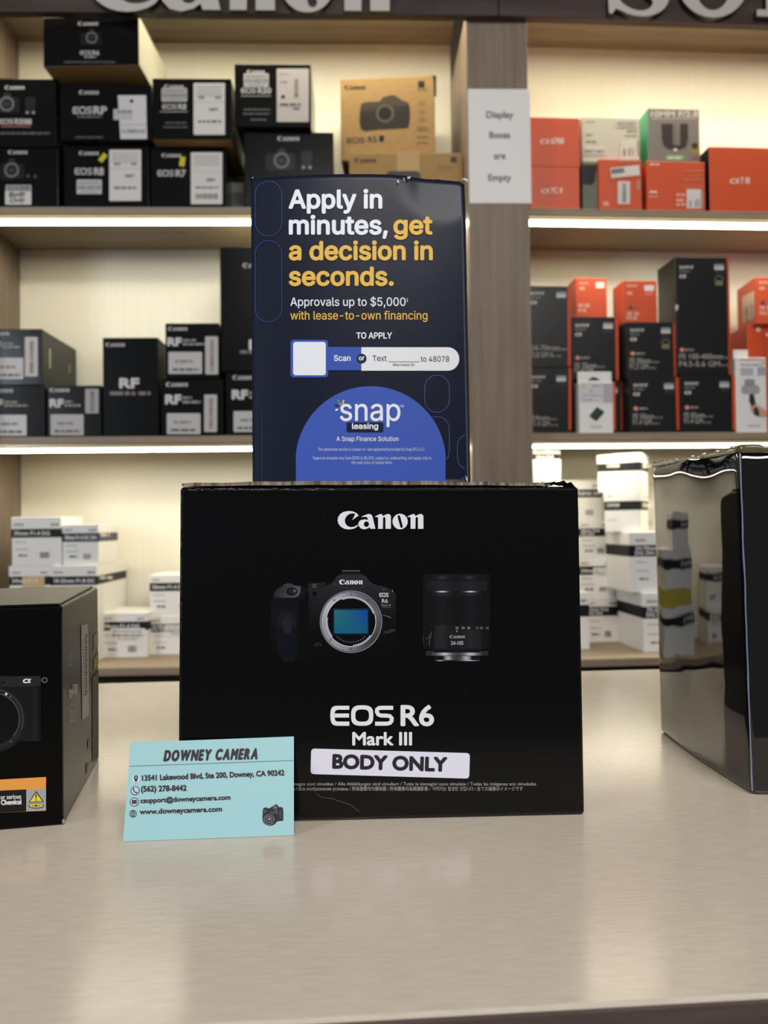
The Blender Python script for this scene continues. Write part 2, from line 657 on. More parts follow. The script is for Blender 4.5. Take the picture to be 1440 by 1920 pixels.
# ================================================================ the room and the shelving
Z1 = L.at(300, 388, 0.05)[1]          # tops of the shelves
Z2 = L.at(250, 818, 0.05)[1]
Z3 = L.at(260, 1252, -0.03)[1]
ZT = L.at(500, 82, 0.25)[1]           # underside of the top board
ZF = L.at(500, 25, -0.02)[1]          # lower edge of the sign fascia
UL = L.at(36, 350, 0.25)[0]           # inner face of the left-hand side panel
PL = L.at(880, 500, 0.0)[0]           # pillar faces
PR = L.at(996, 600, 0.0)[0]
URR = 1.05
ML = Matrix.Translation(L.o) @ Matrix.Rotation(L.yaw, 4, 'Z')
MR = Matrix.Translation(R.o) @ Matrix.Rotation(R.yaw, 4, 'Z')
FLOOR = -0.95

tag(box('floor', -3.5, 3.5, -3.0, 2.2, FLOOR - 0.05, FLOOR, M['floor'], bev=0), kind='structure')
tag(box('wall_back', -3.5, 3.5, 0.30, 0.36, FLOOR, 2.2, M['wall'], None, ML, bev=0), kind='structure')
tag(box('pillar', PL, PR, 0.0, 0.262, FLOOR, ZF + 0.02, M['oak'], None, ML, 0.0015), kind='structure')


def shelving(side, F, MF, u0, u1, lab):
    root = tag(empty('shelving_unit', MF), lab, 'shelves', 'lit display shelving units')
    box('back_panel', u0, u1, 0.25, 0.262, Z3 - 0.02, ZT + 0.02, M['panel'], root)
    if side == 'L':
        box('side_panel', u0 - 0.02, u0, -0.03, 0.262, FLOOR, ZF + 0.35, M['oak'], root)
    else:
        box('side_panel', u1, u1 + 0.02, -0.03, 0.262, FLOOR, ZF + 0.35, M['oak'], root)
    box('top_board', u0, u1, 0.0, 0.25, ZT, ZT + 0.018, M['oak_h'], root)
    for z, v in ((Z1, 0.05), (Z2, 0.05), (Z3, -0.03)):
        box('shelf', u0, u1, v, 0.25, z - 0.015, z, M['oak_h'], root)
    box('base_cabinet', u0, u1, 0.03, 0.25, FLOOR, Z3 - 0.0155, M['toe'], root)
    for z, v in ((ZT - 0.001, 0.011), (Z1 - 0.0155, 0.052), (Z2 - 0.0155, 0.052)):
        bm = bmesh.new()
        bm_box(bm, u0 + 0.002, u1 - 0.002, v, v + 0.0205, z - 0.006, z, 0.0004, 1)
        bm_box(bm, u0 + 0.002, u1 - 0.002, v + 0.0191, v + 0.0205, z - 0.0128, z - 0.0055, 0.0003, 1)
        bm_box(bm, u0 + 0.001, u1 - 0.001, v - 0.009, v + 0.001, z - 0.0045, z - 0.0025, 0.0003, 1, 1)  # ledge shaped to catch the strip light as a gold line
        ch = link('lamp_channel', mesh_of('lamp_channel', bm, [M['alu'], M['lip']]), root)
        bm = bmesh.new()
        for f in list(bm_box(bm, u0 + 0.003, u1 - 0.003, v + 0.0010, v + 0.019, z - 0.0128, z - 0.0070, 0.0016, 2)):
            f.normal_update()
            f.material_index = 0 if f.normal.z < -.3 else (2 if f.normal.y < -.3 else 1)
        link('led_strip', mesh_of('led_strip', bm, [M['led_top'] if z > Z1 else M['led'], M['alu'], M['led_face']]), ch)
    return root


shelf_l = shelving('L', L, ML, UL, PL - 0.0005, 'lit oak shelving unit left of the pillar, under the first sign board')
shelf_r = shelving('R', R, MR, PR + 0.004, URR, 'lit oak shelving unit right of the pillar, holding the orange boxes')


def solid_letter(outline, hole, pxmap, F, MF, parent, v0, v1):
    """a sign letter cut from sheet, face on v0, back on v1"""
    bm = bmesh.new()
    ls = [outline] + list(hole)
    inv = MF.inverted()
    flat = [p for l in ls for p in l]
    pos = [inv @ pxmap(x, y) for x, y in flat]
    fr = [bm.verts.new((p.x, v0, p.z)) for p in pos]
    bk = [bm.verts.new((p.x, v1, p.z)) for p in pos]
    for t in tessellate_polygon([[Vector((x, y, 0)) for x, y in l] for l in ls]):
        bm.faces.new([fr[i] for i in t]).material_index = 0
        bm.faces.new([bk[i] for i in t[::-1]]).material_index = 1
    b = 0
    for l in ls:
        for i in range(len(l)):
            j = (i + 1) % len(l)
            f = bm.faces.new([fr[b + i], fr[b + j], bk[b + j], bk[b + i]])
            f.material_index = 1
        b += len(l)
    return link('letter', mesh_of('letter', bm, [M['letter'], M['letter_side']]), parent)


def sign(F, MF, u0, u1, lab, marks, field, x, ytop, w, h, tilt):
    s = tag(box('sign_board', u0, u1, -0.02, -0.001, ZF, ZF + 0.34, M['dark_oak'], None, MF, 0.001), lab, 'sign', 'sign boards above the shelves')
    bx, by, bw, bh = field
    for (o, hs) in marks:
        g = [[(x + (px - bx) / bw * w, ytop + (py - by) / bh * h + tilt * (px - bx) / bw * w) for px, py in l] for l in [o] + list(hs)]
        solid_letter(sm(g[0], 2) if len(g[0]) > 24 else g[0], g[1:], lambda a, b: hit(a, b, F.o + F.n * -0.034, F.n), F, MF, s, -0.034, -0.0202)
    return s


UC = (PL + PR) / 2
sign(L, ML, UL - 0.35, UC, 'dark walnut sign board with rounded serif letters above the left shelves', LOGO, (207, 113, 1007, 209), 163, -103, 568, 120, 0.006)
sign(R, MR, UC + 0.001, URR + 0.1, 'dark walnut sign board with slab serif letters above the right shelves', SLAB, (0, 0, 486, 100), 1128, -97, 610, 122, 0.025)

# paper notice taped to the pillar
nt = box('paper_notice', L.at(879, 280, -0.001)[0], L.at(995, 280, -0.001)[0], -0.0012, -0.0002, L.at(938, 381, -0.001)[1], L.at(936, 167, -0.001)[1], M['white_card'], None, ML, 0)
tag(nt, 'white paper notice taped to the oak pillar, reading Display Boxes are Empty', 'notice')
P = Print()
for t, y in (('Display', 221), ('Boxes', 259), ('are', 298), ('Empty', 339)):
    P.text(t, 937, y, 12, (120, 116, 120), w={'Display': 50, 'Boxes': 38, 'are': 21, 'Empty': 42}[t], al='c', bold=0.05)
P.build('lettering', plane_map(L.w(0, -0.0012, 0), -L.n), nt, 'paper')
P = Print()
for x, w in ((897, 5), (917, 13), (978, 15)):
    P.poly([(x, 373), (x + w * .4, 370.5), (x + w, 371), (x + w * .8, 374), (x + w * .3, 375.5)], (238, 236, 236))
P.build('tape_marks', plane_map(L.w(0, -0.0012, 0), -L.n), nt, 'paper')

# ---------------------------------------------------------------- counter
cf0, cf1 = on_z(640, 1915), on_z(1440, 1872)
cb0, cb1 = on_z(187, 1281), on_z(1229, 1254.5)
cyaw = math.atan2(cb1.y - cb0.y, cb1.x - cb0.x)
MC = Matrix.Translation((cf0.x, cf0.y, 0)) @ Matrix.Rotation(cyaw, 4, 'Z')
bk = (MC.inverted() @ cb0).y
counter = tag(empty('display_counter', MC), 'long cream laminate shop counter with a dark front edge', 'counter')
box('countertop', -1.3, 1.3, 0.0015, bk, -0.028, 0.0, M['counter'], counter, None, 0.0012)
box('edge_band', -1.3, 1.3, -0.0005, 0.0015, -0.030, -0.0012, M['edge'], counter, None, 0.0004)
box('counter_body', -1.28, 1.28, 0.02, bk - 0.02, FLOOR, -0.0281, M['toe'], counter, None, 0.001)

# ================================================================ boxes on the shelves
class Carton:
    pass


def carton(F, x0, x1, yt, yb, v, d, m, label, group=None, name='camera_box', z=None, yaw=0.0, over=None, cat='box', bev=0.0012, top=None, u=None):
    """a printed cardboard box standing with its front on depth v of a shelving frame"""
    c = Carton()
    ym = (yt + yb) / 2
    u0, u1 = u if u else (F.at(x0, ym, v)[0], F.at(x1, ym, v)[0])
    z0 = F.at((x0 + x1) / 2, yb, v)[1] if z is None else z
    c.z0, c.z1 = z0, (F.at((x0 + x1) / 2, yt, v)[1] if top is None else top)
    c.w, c.d, c.h = u1 - u0, d, c.z1 - z0
    yr = math.radians(yaw)
    c.M = Matrix.Translation(F.w((u0 + u1) / 2, v, z0)) @ Matrix.Rotation(F.yaw + yr, 4, 'Z')
    c.n = -(c.M.to_3x3() @ Vector((0, 1, 0)))
    c.x = c.M.to_3x3() @ Vector((1, 0, 0))
    bm = bmesh.new()
    mats = [m]
    bm_box(bm, -c.w / 2, c.w / 2, 0, d, 0, c.h, bev)
    # a tucked flap: the lid panel stands a hair proud of the walls with a seam below it
    bm.normal_update()
    if over:
        for k, mm in over.items():
            mats.append(mm)
            ax = {'R': Vector((1, 0, 0)), 'L': Vector((-1, 0, 0)), 'T': Vector((0, 0, 1)), 'B': Vector((0, 0, -1))}[k]
            for f in bm.faces:
                if f.normal.dot(ax) > 0.9:
                    f.material_index = len(mats) - 1
    c.o = link(name, mesh_of(name, bm, mats), None, c.M)
    tag(c.o, label, cat, group)
    c.map = plane_map(c.M.translation, c.n)
    sp = c.M @ Vector((c.w / 2, 0, 0))
    c.rmap = plane_map(sp, c.x)
    sp = c.M @ Vector((-c.w / 2, 0, 0))
    c.lmap = plane_map(sp, -c.x)
    return c


INK = (30, 28, 30)
GREY = (150, 148, 148)
WHITE = (188, 184, 180)
DIM = (92, 92, 92)


def price_label(c, x0, y0, x1, y1, col=(214, 208, 202), seed=1, style='new', name='price_label', mp=None):
    P = Print()
    P.rrect(x0, y0, x1, y1, min(2, (x1 - x0) / 5), col, 0)
    w, h = x1 - x0, y1 - y0
    if style == 'new':
        for r in range(4):
            P.words(x0 + w * .1, y0 + h * (.09 + .055 * r), x1 - w * .1, h * .022, (160, 155, 150), 1, seed + r)
        P.words(x0 + w * .15, y0 + h * .31, x0 + w * .35, h * .06, GREY, 1, seed)
        P.words(x1 - w * .32, y0 + h * .31, x1 - w * .12, h * .06, GREY, 1, seed)
        P.rect(x0, y0 + h * .37, x1, y0 + h * .377, (150, 145, 140), 1)
        P.text('NEW', x0 + w * .5, y0 + h * .54, h * .055, (88, 84, 86), 1, w=w * .28, bold=.06)
        P.words(x0 + w * .15, y0 + h * .77, x1 - w * .12, h * .05, (120, 116, 116), 1, seed + 9)
    elif style == 'newbar':
        price = 0
        for r in range(4):
            P.words(x0 + w * .1, y0 + h * (.09 + .055 * r), x1 - w * .1, h * .022, (160, 155, 150), 1, seed + r)
        P.rect(x0, y0 + h * .37, x1, y0 + h * .377, (150, 145, 140), 1)
        P.text('NEW', x0 + w * .5, y0 + h * .56, h * .055, (88, 84, 86), 1, w=w * .28, bold=.06)
        P.words(x0 + w * .15, y0 + h * .70, x1 - w * .12, h * .04, (120, 116, 116), 1, seed + 9)
        P.bars(x0 + w * .15, y0 + h * .80, x1 - w * .13, y0 + h * .90, (96, 92, 96), 1, seed=seed)
    elif style == 'bar':
        P.words(x0 + w * .08, y0 + h * .28, x1 - w * .08, h * .10, (130, 126, 124), 1, seed)
        P.bars(x0 + w * .05, y0 + h * .42, x1 - w * .05, y0 + h * .68, (110, 106, 104), 1, seed=seed)
        P.words(x0 + w * .2, y0 + h * .88, x1 - w * .2, h * .10, (150, 146, 144), 1, seed + 2)
    elif style == 'vbar':
        P.bars(x0 + w * .38, y0 + h * .1, x0 + w * .68, y0 + h * .92, (110, 98, 100), 1, True, seed)
    elif style == 'text':
        P.words(x0 + w * .2, y0 + h * .50, x1 - w * .28, h * .13, (140, 136, 134), 1, seed)
        P.words(x0 + w * .12, y0 + h * .87, x1 - w * .1, h * .12, (100, 96, 96), 1, seed + 4)
    elif style == 'hole':
        P.disc(x0 + w * .2, y0 + h * .53, w * .06, (18, 16, 16), 1)
        P.words(x0 + w * .1, y0 + h * .12, x0 + w * .35, h * .03, (150, 146, 144), 1, seed)
        P.words(x0 + w * .1, y0 + h * .27, x0 + w * .32, h * .03, (120, 116, 114), 1, seed)
        P.bars(x0 + w * .55, y0 + h * .2, x0 + w * .67, y0 + h * .56, (96, 92, 90), 1, True, seed)
        P.words(x0 + w * .1, y0 + h * .70, x1 - w * .25, h * .05, (96, 92, 90), 1, seed)
        P.words(x0 + w * .5, y0 + h * .77, x1 - w * .25, h * .04, (110, 106, 104), 1, seed)
    elif style == 'plain':
        pass
    P.build(name, mp or c.map, c.o, 'paper', 0.0007, 0.0002)


def ring_pic(P, cx, cy, r, lens=None):
    P.disc(cx, cy - r * 1.15, r * .55, (36, 38, 40), 0, r * .4)
    P.rrect(cx - r * 2.0, cy - r * .9, cx + r * 1.7, cy + r * 1.25, r * .4, (24, 25, 26), 0.5)
    P.ring(cx, cy, r * .72, r, (112, 112, 112), 1)
    P.disc(cx, cy, r * .72, (26, 28, 30), 1)
    P.rect(cx - r * .36, cy - r * .26, cx + r * .36, cy + r * .26, (42, 66, 72), 2)
    if lens:
        lx, ly = lens
        P.rrect(lx - r * .65, ly - r * 1.1, lx + r * .65, ly + r * 1.1, r * .2, (30, 31, 32), 0.5)
        P.disc(lx - r * .42, ly + r * .95, r * .2, (150, 148, 146), 1)
        P.disc(lx + r * .42, ly + r * .95, r * .2, (150, 148, 146), 1)


GT = 'black camera boxes on the top left shelf'
BK = M['black_card']
# --- top left shelf, bottom row
a1 = carton(L, -62, 109, 277, 388, 0.055, 0.16, BK, 'black camera box at the left end of the bottom row, with a handwritten white label', GT, z=Z1)
P = Print(); P.canon(15, 289, 36); P.build('maker_logo', a1.map, a1.o)
P = Print(); ring_pic(P, 22, 319, 14); P.disc(53, 330, 3, (74, 78, 80), 1); P.disc(66, 331, 3, (74, 78, 80), 1); P.build('camera_picture', a1.map, a1.o)
P = Print(); P.rrect(11, 347, 59, 359, 2, (176, 174, 170), 0); P.eos(14, 357, 8, (70, 70, 70), 1); P.text('R50', 40, 357, 8, (70, 70, 70), 1, w=16, bold=.05)
P.rrect(10, 358, 59, 384, 2, (206, 204, 198), 0); P.text('Body', 17, 370, 9, (60, 60, 62), 1, w=30, shear=.3, rot=-5, bold=.05); P.text('Only', 18, 380, 8, (60, 60, 62), 1, w=28, shear=.3, rot=-3, bold=.05)
P.build('handwritten_label', a1.map, a1.o, 'paper', 0.0007, 0.0002)
a2 = carton(L, 120, 279, 271, 388, 0.055, 0.16, BK, 'black camera box in the bottom row with a slanted yellow tag and two white labels', GT, z=Z1)
P = Print(); P.canon(148, 291, 37); P.build('maker_logo', a2.map, a2.o)
P = Print(); P.eos(140, 328, 13, WHITE, 0, 33); P.text('R8', 177, 328, 13, WHITE, w=17, bold=.06); P.build('model_name', a2.map, a2.o)
P = Print(); P.rot(193, 296, 9, 17, 38, (204, 192, 52)); P.build('yellow_tag', a2.map, a2.o, 'paper', .0007)
price_label(a2, 144, 337, 191, 364, (190, 188, 188), 4, 'bar', 'barcode_label')
price_label(a2, 205, 281, 265, 377, seed=5)
a3 = carton(L, 283, 424, 275, 388, 0.055, 0.16, BK, 'black camera box with an upright yellow tag beside one tall white label', GT, z=Z1)
P = Print(); P.canon(303, 295, 36); P.build('maker_logo', a3.map, a3.o)
P = Print(); P.eos(295, 331, 12, WHITE, 0, 31); P.text('R7', 330, 331, 12, WHITE, w=18, bold=.06); P.build('model_name', a3.map, a3.o)
P = Print(); P.rot(342, 303, 10, 18, 9, (204, 192, 52)); P.build('yellow_tag', a3.map, a3.o, 'paper', .0007)
price_label(a3, 358, 286, 417, 383, seed=6, style='newbar')
ag = carton(L, 429, 458, 342, 388, 0.12, 0.08, M['greygreen_card'], 'small grey-green box in the dark gap behind the black camera boxes', None, 'small_box', z=Z1)
P = Print(); P.rect(431, 361, 456, 384, (58, 66, 56)); P.build('printed_band', ag.map, ag.o)
a5 = carton(L, 458, 626, 247, 388, 0.06, 0.16, BK, 'plain black camera box with a lens ring picture, just behind the navy poster', GT, z=Z1, yaw=1.5)
P = Print(); P.canon(520, 264, 41); P.build('maker_logo', a5.map, a5.o)
P = Print(); ring_pic(P, 528, 301, 15, (575, 300)); P.build('camera_picture', a5.map, a5.o)
# --- second row
b1 = carton(L, -62, 105, 147, 270, 0.05, 0.165, BK, 'black camera box with a lens ring picture, upper one at the left end', GT, z=a1.z1)
P = Print(); P.canon(9, 168, 37); P.build('maker_logo', b1.map, b1.o)
P = Print(); ring_pic(P, 13, 195, 14, (57, 198)); P.build('camera_picture', b1.map, b1.o)
P = Print(); P.eos(-2, 233, 10, WHITE, 0, 27); P.text('R50', 28, 233, 10, WHITE, w=20, bold=.05); P.rrect(49, 223, 59, 233, 1, WHITE); P.text('V', 51, 231, 7, INK, 1, w=6)
P.rect(2, 236, 58, 238.5, (150, 96, 96)); P.words(0, 252, 94, 4, DIM); P.build('model_name', b1.map, b1.o)
b2 = carton(L, 113, 284, 158, 268, 0.04, 0.165, BK, 'black camera box in the second row with a hang tag and a taped flap', GT, z=a2.z1)
P = Print(); P.canon(148, 177, 37); P.build('maker_logo', b2.map, b2.o)
P = Print(); P.eos(136, 214, 14, WHITE, 0, 37); P.text('RP', 176, 214, 14, WHITE, w=24, bold=.06); P.words(145, 221, 191, 4, (110, 108, 106)); P.words(142, 259, 194, 3, DIM); P.build('model_name', b2.map, b2.o)
P = Print(); P.quad([(221, 179), (274, 179), (276, 261), (226, 261)], (204, 200, 204)); P.rect(213, 205, 248, 225, (186, 184, 180), 1); P.disc(247, 190, 3.5, (20, 18, 18), 1)
P.words(220, 212, 248, 4, (120, 118, 118), 2); P.rect(225, 233.5, 275.5, 234.6, (160, 156, 158), 1); P.bars(229, 243, 272, 250, (120, 116, 118), 1); P.build('hang_tag', b2.map, b2.o, 'paper', .0007, .0002)
b3 = carton(L, 286, 434, 147, 262, 0.027, 0.165, BK, 'black camera box jutting over the one with the upright yellow tag', GT, z=a3.z1, over={'B': M['kraft']})
P = Print(); P.canon(308, 166, 36); P.build('maker_logo', b3.map, b3.o)
P = Print(); P.eos(304, 205, 10, WHITE, 0, 28); P.text('R8', 335, 205, 10, WHITE, w=14, bold=.06); P.rect(300, 208.5, 352, 210.5, (150, 148, 146)); P.words(310, 232, 350, 3, DIM); P.words(306, 240, 352, 3, DIM); P.build('model_name', b3.map, b3.o)
price_label(b3, 303, 165, 351, 191, (176, 172, 168), 7, 'bar', 'barcode_label')
price_label(b3, 363, 156, 422, 253, seed=8)
b5 = carton(L, 440, 583, 120, 238, 0.042, 0.16, BK, 'upright black camera box with a white label with a punched hole', GT, z=a5.z1)
P = Print(); P.canon(463, 138, 33); P.build('maker_logo', b5.map, b5.o)
P = Print(); P.eos(452, 175, 10, WHITE, 0, 28); P.text('R50', 484, 175, 10, WHITE, w=24, bold=.06); P.rect(452, 179, 508, 181, (140, 138, 136)); P.words(457, 207, 506, 3, DIM); P.words(456, 215, 506, 3, DIM); P.words(470, 226, 500, 3, DIM); P.build('model_name', b5.map, b5.o)
price_label(b5, 457, 138, 504, 164, (176, 172, 168), 9, 'bar', 'barcode_label')
price_label(b5, 519, 129, 579, 229, (190, 180, 172), 10, 'hole')
# --- crowning box
c1 = carton(L, 79, 262, 31, 130, 0.006, 0.18, BK, 'black camera box on top of the pile, reaching up to the sign board', GT, z=max(b1.z1, b2.z1), yaw=-3, over={'B': M['kraft'], 'R': M['pale_face']})  # black right side coloured pale for the back panel mirrored in it
P = Print(); P.canon(146, 48, 38); P.build('maker_logo', c1.map, c1.o)
P = Print(); ring_pic(P, 172, 71, 11); P.build('camera_picture', c1.map, c1.o)
P = Print(); P.eos(150, 103, 8, WHITE, 0, 22); P.text('R6', 174, 103, 8, WHITE, w=12, bold=.05); P.words(158, 109, 180, 4, GREY); P.words(120, 118, 216, 3, DIM); P.build('model_name', c1.map, c1.o)
# --- kraft boxes
GK = 'brown cardboard camera boxes on the top left shelf'
k1 = carton(L, 655, 868, 287, 388, 0.058, 0.18, M['kraft'], 'lower brown cardboard camera box with a strip of packing tape', GK, z=Z1, yaw=-1)
P = Print(); P.canon(665, 305, 40, INK); P.build('maker_logo', k1.map, k1.o)
P = Print(); P.rect(744, 285, 787, 386, (176, 142, 90)); P.build('packing_tape', k1.map, k1.o, 'ink', .0006)
P = Print(); P.rrect(845, 294, 856, 305, 1, (40, 34, 32)); P.rrect(724, 321, 788, 372, 8, (44, 38, 34)); P.words(820, 316, 850, 4, (130, 96, 60)); P.build('printed_marks', k1.map, k1.o, 'ink', .0009)
k2 = carton(L, 638, 815, 145, 286, 0.085, 0.13, M['kraft'], 'upper brown cardboard camera box with a dark camera picture', GK, z=k1.z1, yaw=-5)
P = Print(); P.canon(646, 168, 39, INK); P.build('maker_logo', k2.map, k2.o)
P = Print()
P.poly(sm([(677, 243), (676, 200), (682, 193), (695, 191), (712, 190), (716, 184), (730, 179), (740, 179), (752, 187), (762, 191), (767, 196), (769, 215), (766, 238), (755, 241), (710, 243)]), lambda x, y: (44, 38, 32) if y > 200 else (70, 62, 50))
P.ring(722, 213, 12.5, 17, (92, 84, 62), 1); P.disc(722, 213, 12.5, (32, 26, 24), 1); P.build('camera_picture', k2.map, k2.o)
P = Print(); P.eos(650, 269, 11, (74, 60, 44), 0, 34); P.text('R5', 690, 267, 11, (74, 60, 44), w=16, bold=.04); P.rrect(711, 254, 720, 266, 1, INK); P.build('model_name', k2.map, k2.o)
P = Print(); P.rrect(784, 152, 796, 165, 1, (40, 34, 32))
for y in (194, 210, 225):
    P.rrect(785, y - 4, 797, y + 4, 2, (134, 106, 66))
for y in (170, 241, 246, 259, 270):
    P.words(782, y, 803, 3, (112, 84, 52))
P.poly([(811, 140), (818, 143), (818, 181), (814, 182), (813, 152)], (28, 22, 20)); P.build('printed_marks', k2.map, k2.o)

# --- middle left shelf
GM = 'black lens boxes on the middle left shelf'


def rf(P, x, yb, h, tail, col=(206, 202, 198)):
    P.text('RF', x, yb, h, col, w=h * 1.75, bold=.09)
    P.words(x + h * 1.95, yb - h * .55, x + tail * .75, h * .3, (140, 138, 136))
    P.words(x + h * 1.95, yb - h * .05, x + tail, h * .3, (150, 148, 146), seed=5)


d1 = carton(L, -52, 84, 722, 819, 0.055, 0.165, BK, 'black lens box at the left end of the middle shelf, lower of two', GM, 'lens_box', z=Z2, yaw=2)
P = Print(); P.canon(-14, 736, 38); P.build('maker_logo', d1.map, d1.o)
P = Print(); rf(P, -18, 763, 13, 70); P.build('model_name', d1.map, d1.o)
price_label(d1, -10, 778, 50, 817, (206, 204, 206), 11, 'text')
d2 = carton(L, 89, 190, 723, 819, 0.055, 0.15, BK, 'black lens box between the left pair and the tall lens box', GM, 'lens_box', z=Z2)
P = Print(); P.canon(93, 735, 37); P.build('maker_logo', d2.map, d2.o)
P = Print(); rf(P, 94, 763, 14, 57); P.build('model_name', d2.map, d2.o)
price_label(d2, 160, 729, 185, 775, (170, 166, 164), 12, 'vbar', 'barcode_label')
price_label(d2, 95, 777, 157, 816, (186, 182, 180), 13, 'text')
d3 = carton(L, -50, 79, 617, 714, 0.055, 0.185, BK, 'black lens box atop the left pair, showing its long grey side', GM, 'lens_box', z=d1.z1, over={'R': M['side_black']})
P = Print(); P.canon(-20, 629, 37); P.build('maker_logo', d3.map, d3.o)
P = Print(); rf(P, -20, 653, 12, 60); P.build('model_name', d3.map, d3.o)
price_label(d3, -10, 671, 44, 711, (206, 202, 202), 14, 'text')
price_label(d3, 47, 632, 71, 706, (206, 198, 194), 15, 'vbar', 'barcode_label')
P = Print(); P.rrect(92, 654, 95, 691, 1, (196, 190, 160)); P.rrect(129, 683, 131.5, 700, 1, (150, 146, 120)); P.build('side_print', d3.rmap, d3.o)
d4 = carton(L, 193, 297, 633, 819, 0.055, 0.12, BK, 'tall black lens box standing upright with its type printed in the middle', GM, 'lens_box', z=Z2)
P = Print(); P.canon(198, 650, 36); P.build('maker_logo', d4.map, d4.o)
P = Print(); P.text('RF', 225, 727, 17, (206, 202, 198), w=35, bold=.09); P.words(206, 741, 252, 7, (120, 118, 116)); P.rect(252, 736, 255, 741, (150, 60, 56)); P.words(260, 741, 282, 7, (120, 118, 116)); P.build('model_name', d4.map, d4.o)
d6 = carton(L, 303, 419, 711, 819, 0.05, 0.15, BK, 'black lens box right of the tall one, lower of two', GM, 'lens_box', z=Z2)
P = Print(); P.canon(311, 725, 41); P.build('maker_logo', d6.map, d6.o)
P = Print(); rf(P, 311, 757, 16, 65); P.build('model_name', d6.map, d6.o)
price_label(d6, 313, 775, 376, 814, (190, 188, 184), 16, 'text')
price_label(d6, 383, 740, 407, 810, (190, 182, 176), 17, 'vbar', 'barcode_label')
d5 = carton(L, 310, 411, 606, 708, 0.045, 0.15, BK, 'black lens box right of the tall one, upper of two', GM, 'lens_box', z=d6.z1)
P = Print(); P.canon(315, 620, 36); P.build('maker_logo', d5.map, d5.o)
P = Print(); rf(P, 315, 648, 14, 70); P.build('model_name', d5.map, d5.o)
price_label(d5, 316, 660, 379, 701, (190, 188, 184), 18, 'text')
price_label(d5, 385, 631, 409, 702, (190, 182, 176), 19, 'vbar', 'barcode_label')
d8 = carton(L, 424, 540, 697, 819, 0.055, 0.16, BK, 'black lens box under the big black box, half behind the poster', GM, 'lens_box', z=Z2)
P = Print(); P.canon(436, 712, 41); P.build('maker_logo', d8.map, d8.o)
P = Print(); rf(P, 436, 748, 16, 65); P.build('model_name', d8.map, d8.o)
price_label(d8, 438, 771, 500, 810, (190, 188, 184), 20, 'text')
d7 = carton(L, 413, 560, 463, 690, 0.05, 0.17, BK, 'big black lens box reaching up beside the poster on the middle shelf', GM, 'lens_box', z=d8.z1, over={'T': M['pale_face']})
P = Print(); P.canon(455, 502, 44); P.build('maker_logo', d7.map, d7.o)
P = Print(); P.text('RF', 468, 655, 17, (206, 202, 198), w=35, bold=.09); P.words(450, 663, 500, 6, (120, 118, 116)); P.build('model_name', d7.map, d7.o)
d9 = carton(L, 790, 878, 560, 819, 0.075, 0.15, BK, 'black lens box glimpsed between the poster and the pillar', GM, 'lens_box', z=Z2)

# --- white lens boxes with a black band
WH = M['white_card']
BAND = mat('black_band_paper', (22, 22, 24), 0.5, 0.25)
NAVY = mat('navy_band_paper', (34, 38, 70), 0.45)


def band_box(F, x0, x1, yt, y1, y2, yb, v, d, label, group, text, z=None, yaw=0.0, band=None, u=None, top=None, two=None, mk=True, tx=None, right=None, bm_=None):
    """white lens box: body, lid and a printed band round it. y1..y2: the band in the photograph"""
    c = carton(F, x0, x1, yt, yb, v, d, WH if bm_ is None else bm_, label, group, 'lens_box', z, yaw, u=u, top=top)
    xm = (x0 + x1) / 2
    zb1 = hit(xm, y1, c.M.translation, c.n).z - c.z0
    zb0 = hit(xm, y2, c.M.translation, c.n).z - c.z0
    e = 0.0009
    bm = bmesh.new()
    bm_box(bm, -c.w / 2 - e, c.w / 2 + e, -e, c.d + e, zb1, c.h + e, 0.0012)
    link('lid', mesh_of('lid', bm, WH), c.o)
    c.z1 += e
    e = 0.0004
    bm = bmesh.new()
    bm_box(bm, -c.w / 2 - e, c.w / 2 + e, -e, c.d + e, zb0, zb1 + 0.0002, 0.0004, 1)
    link('paper_band', mesh_of('paper_band', bm, band or BAND), c.o)
    P = Print()
    x = (x0 if tx is None else tx) + 5
    bh = y2 - y1
    hh = bh * (.42 if not two else .32)
    ln = [text] if not two else [text, two]
    for i, t in enumerate(ln):
        tw = glyphs(t, 'b')[2]
        yb_ = y1 + bh * (.70 if not two else .43 + .43 * i)
        P.text(t, x, yb_, hh, (222, 220, 216), 4, w=min(tw * hh * 1.1, x1 - x - 4), bold=.05)
    if mk:
        P.text('SIGMA', x, yt + (y1 - yt) * .72, max(3.5, (y1 - yt) * .2), (140, 136, 130), 6, bold=.04)
        P.words(x1 - 18, yt + (y1 - yt) * .70, x1 - 4, (y1 - yt) * .18, (130, 126, 120), 6)
        P.words(x + 2, y2 + (yb - y2) * .2, x + 22, 2, (170, 166, 160))
        P.words(x + 2, y2 + (yb - y2) * .48, x + 26, 2, (170, 166, 160), seed=3)
        P.words(x + 8, y2 + (yb - y2) * .74, x + 24, 4, (120, 116, 112), seed=8)
        P.bars(x + (x1 - x) * .55, y2 + (yb - y2) * .56, x + (x1 - x) * .76, y2 + (yb - y2) * .8, (110, 106, 102))
    P.build('printed_lettering', c.map, c.o, 'ink', 0.0006, 0.0002)
    if right:
        P = Print()
        P.words(right[0], right[1], right[2], 6, (190, 186, 176), 2)
        P.build('side_print', c.rmap, c.o, 'ink', 0.0008)
    return c


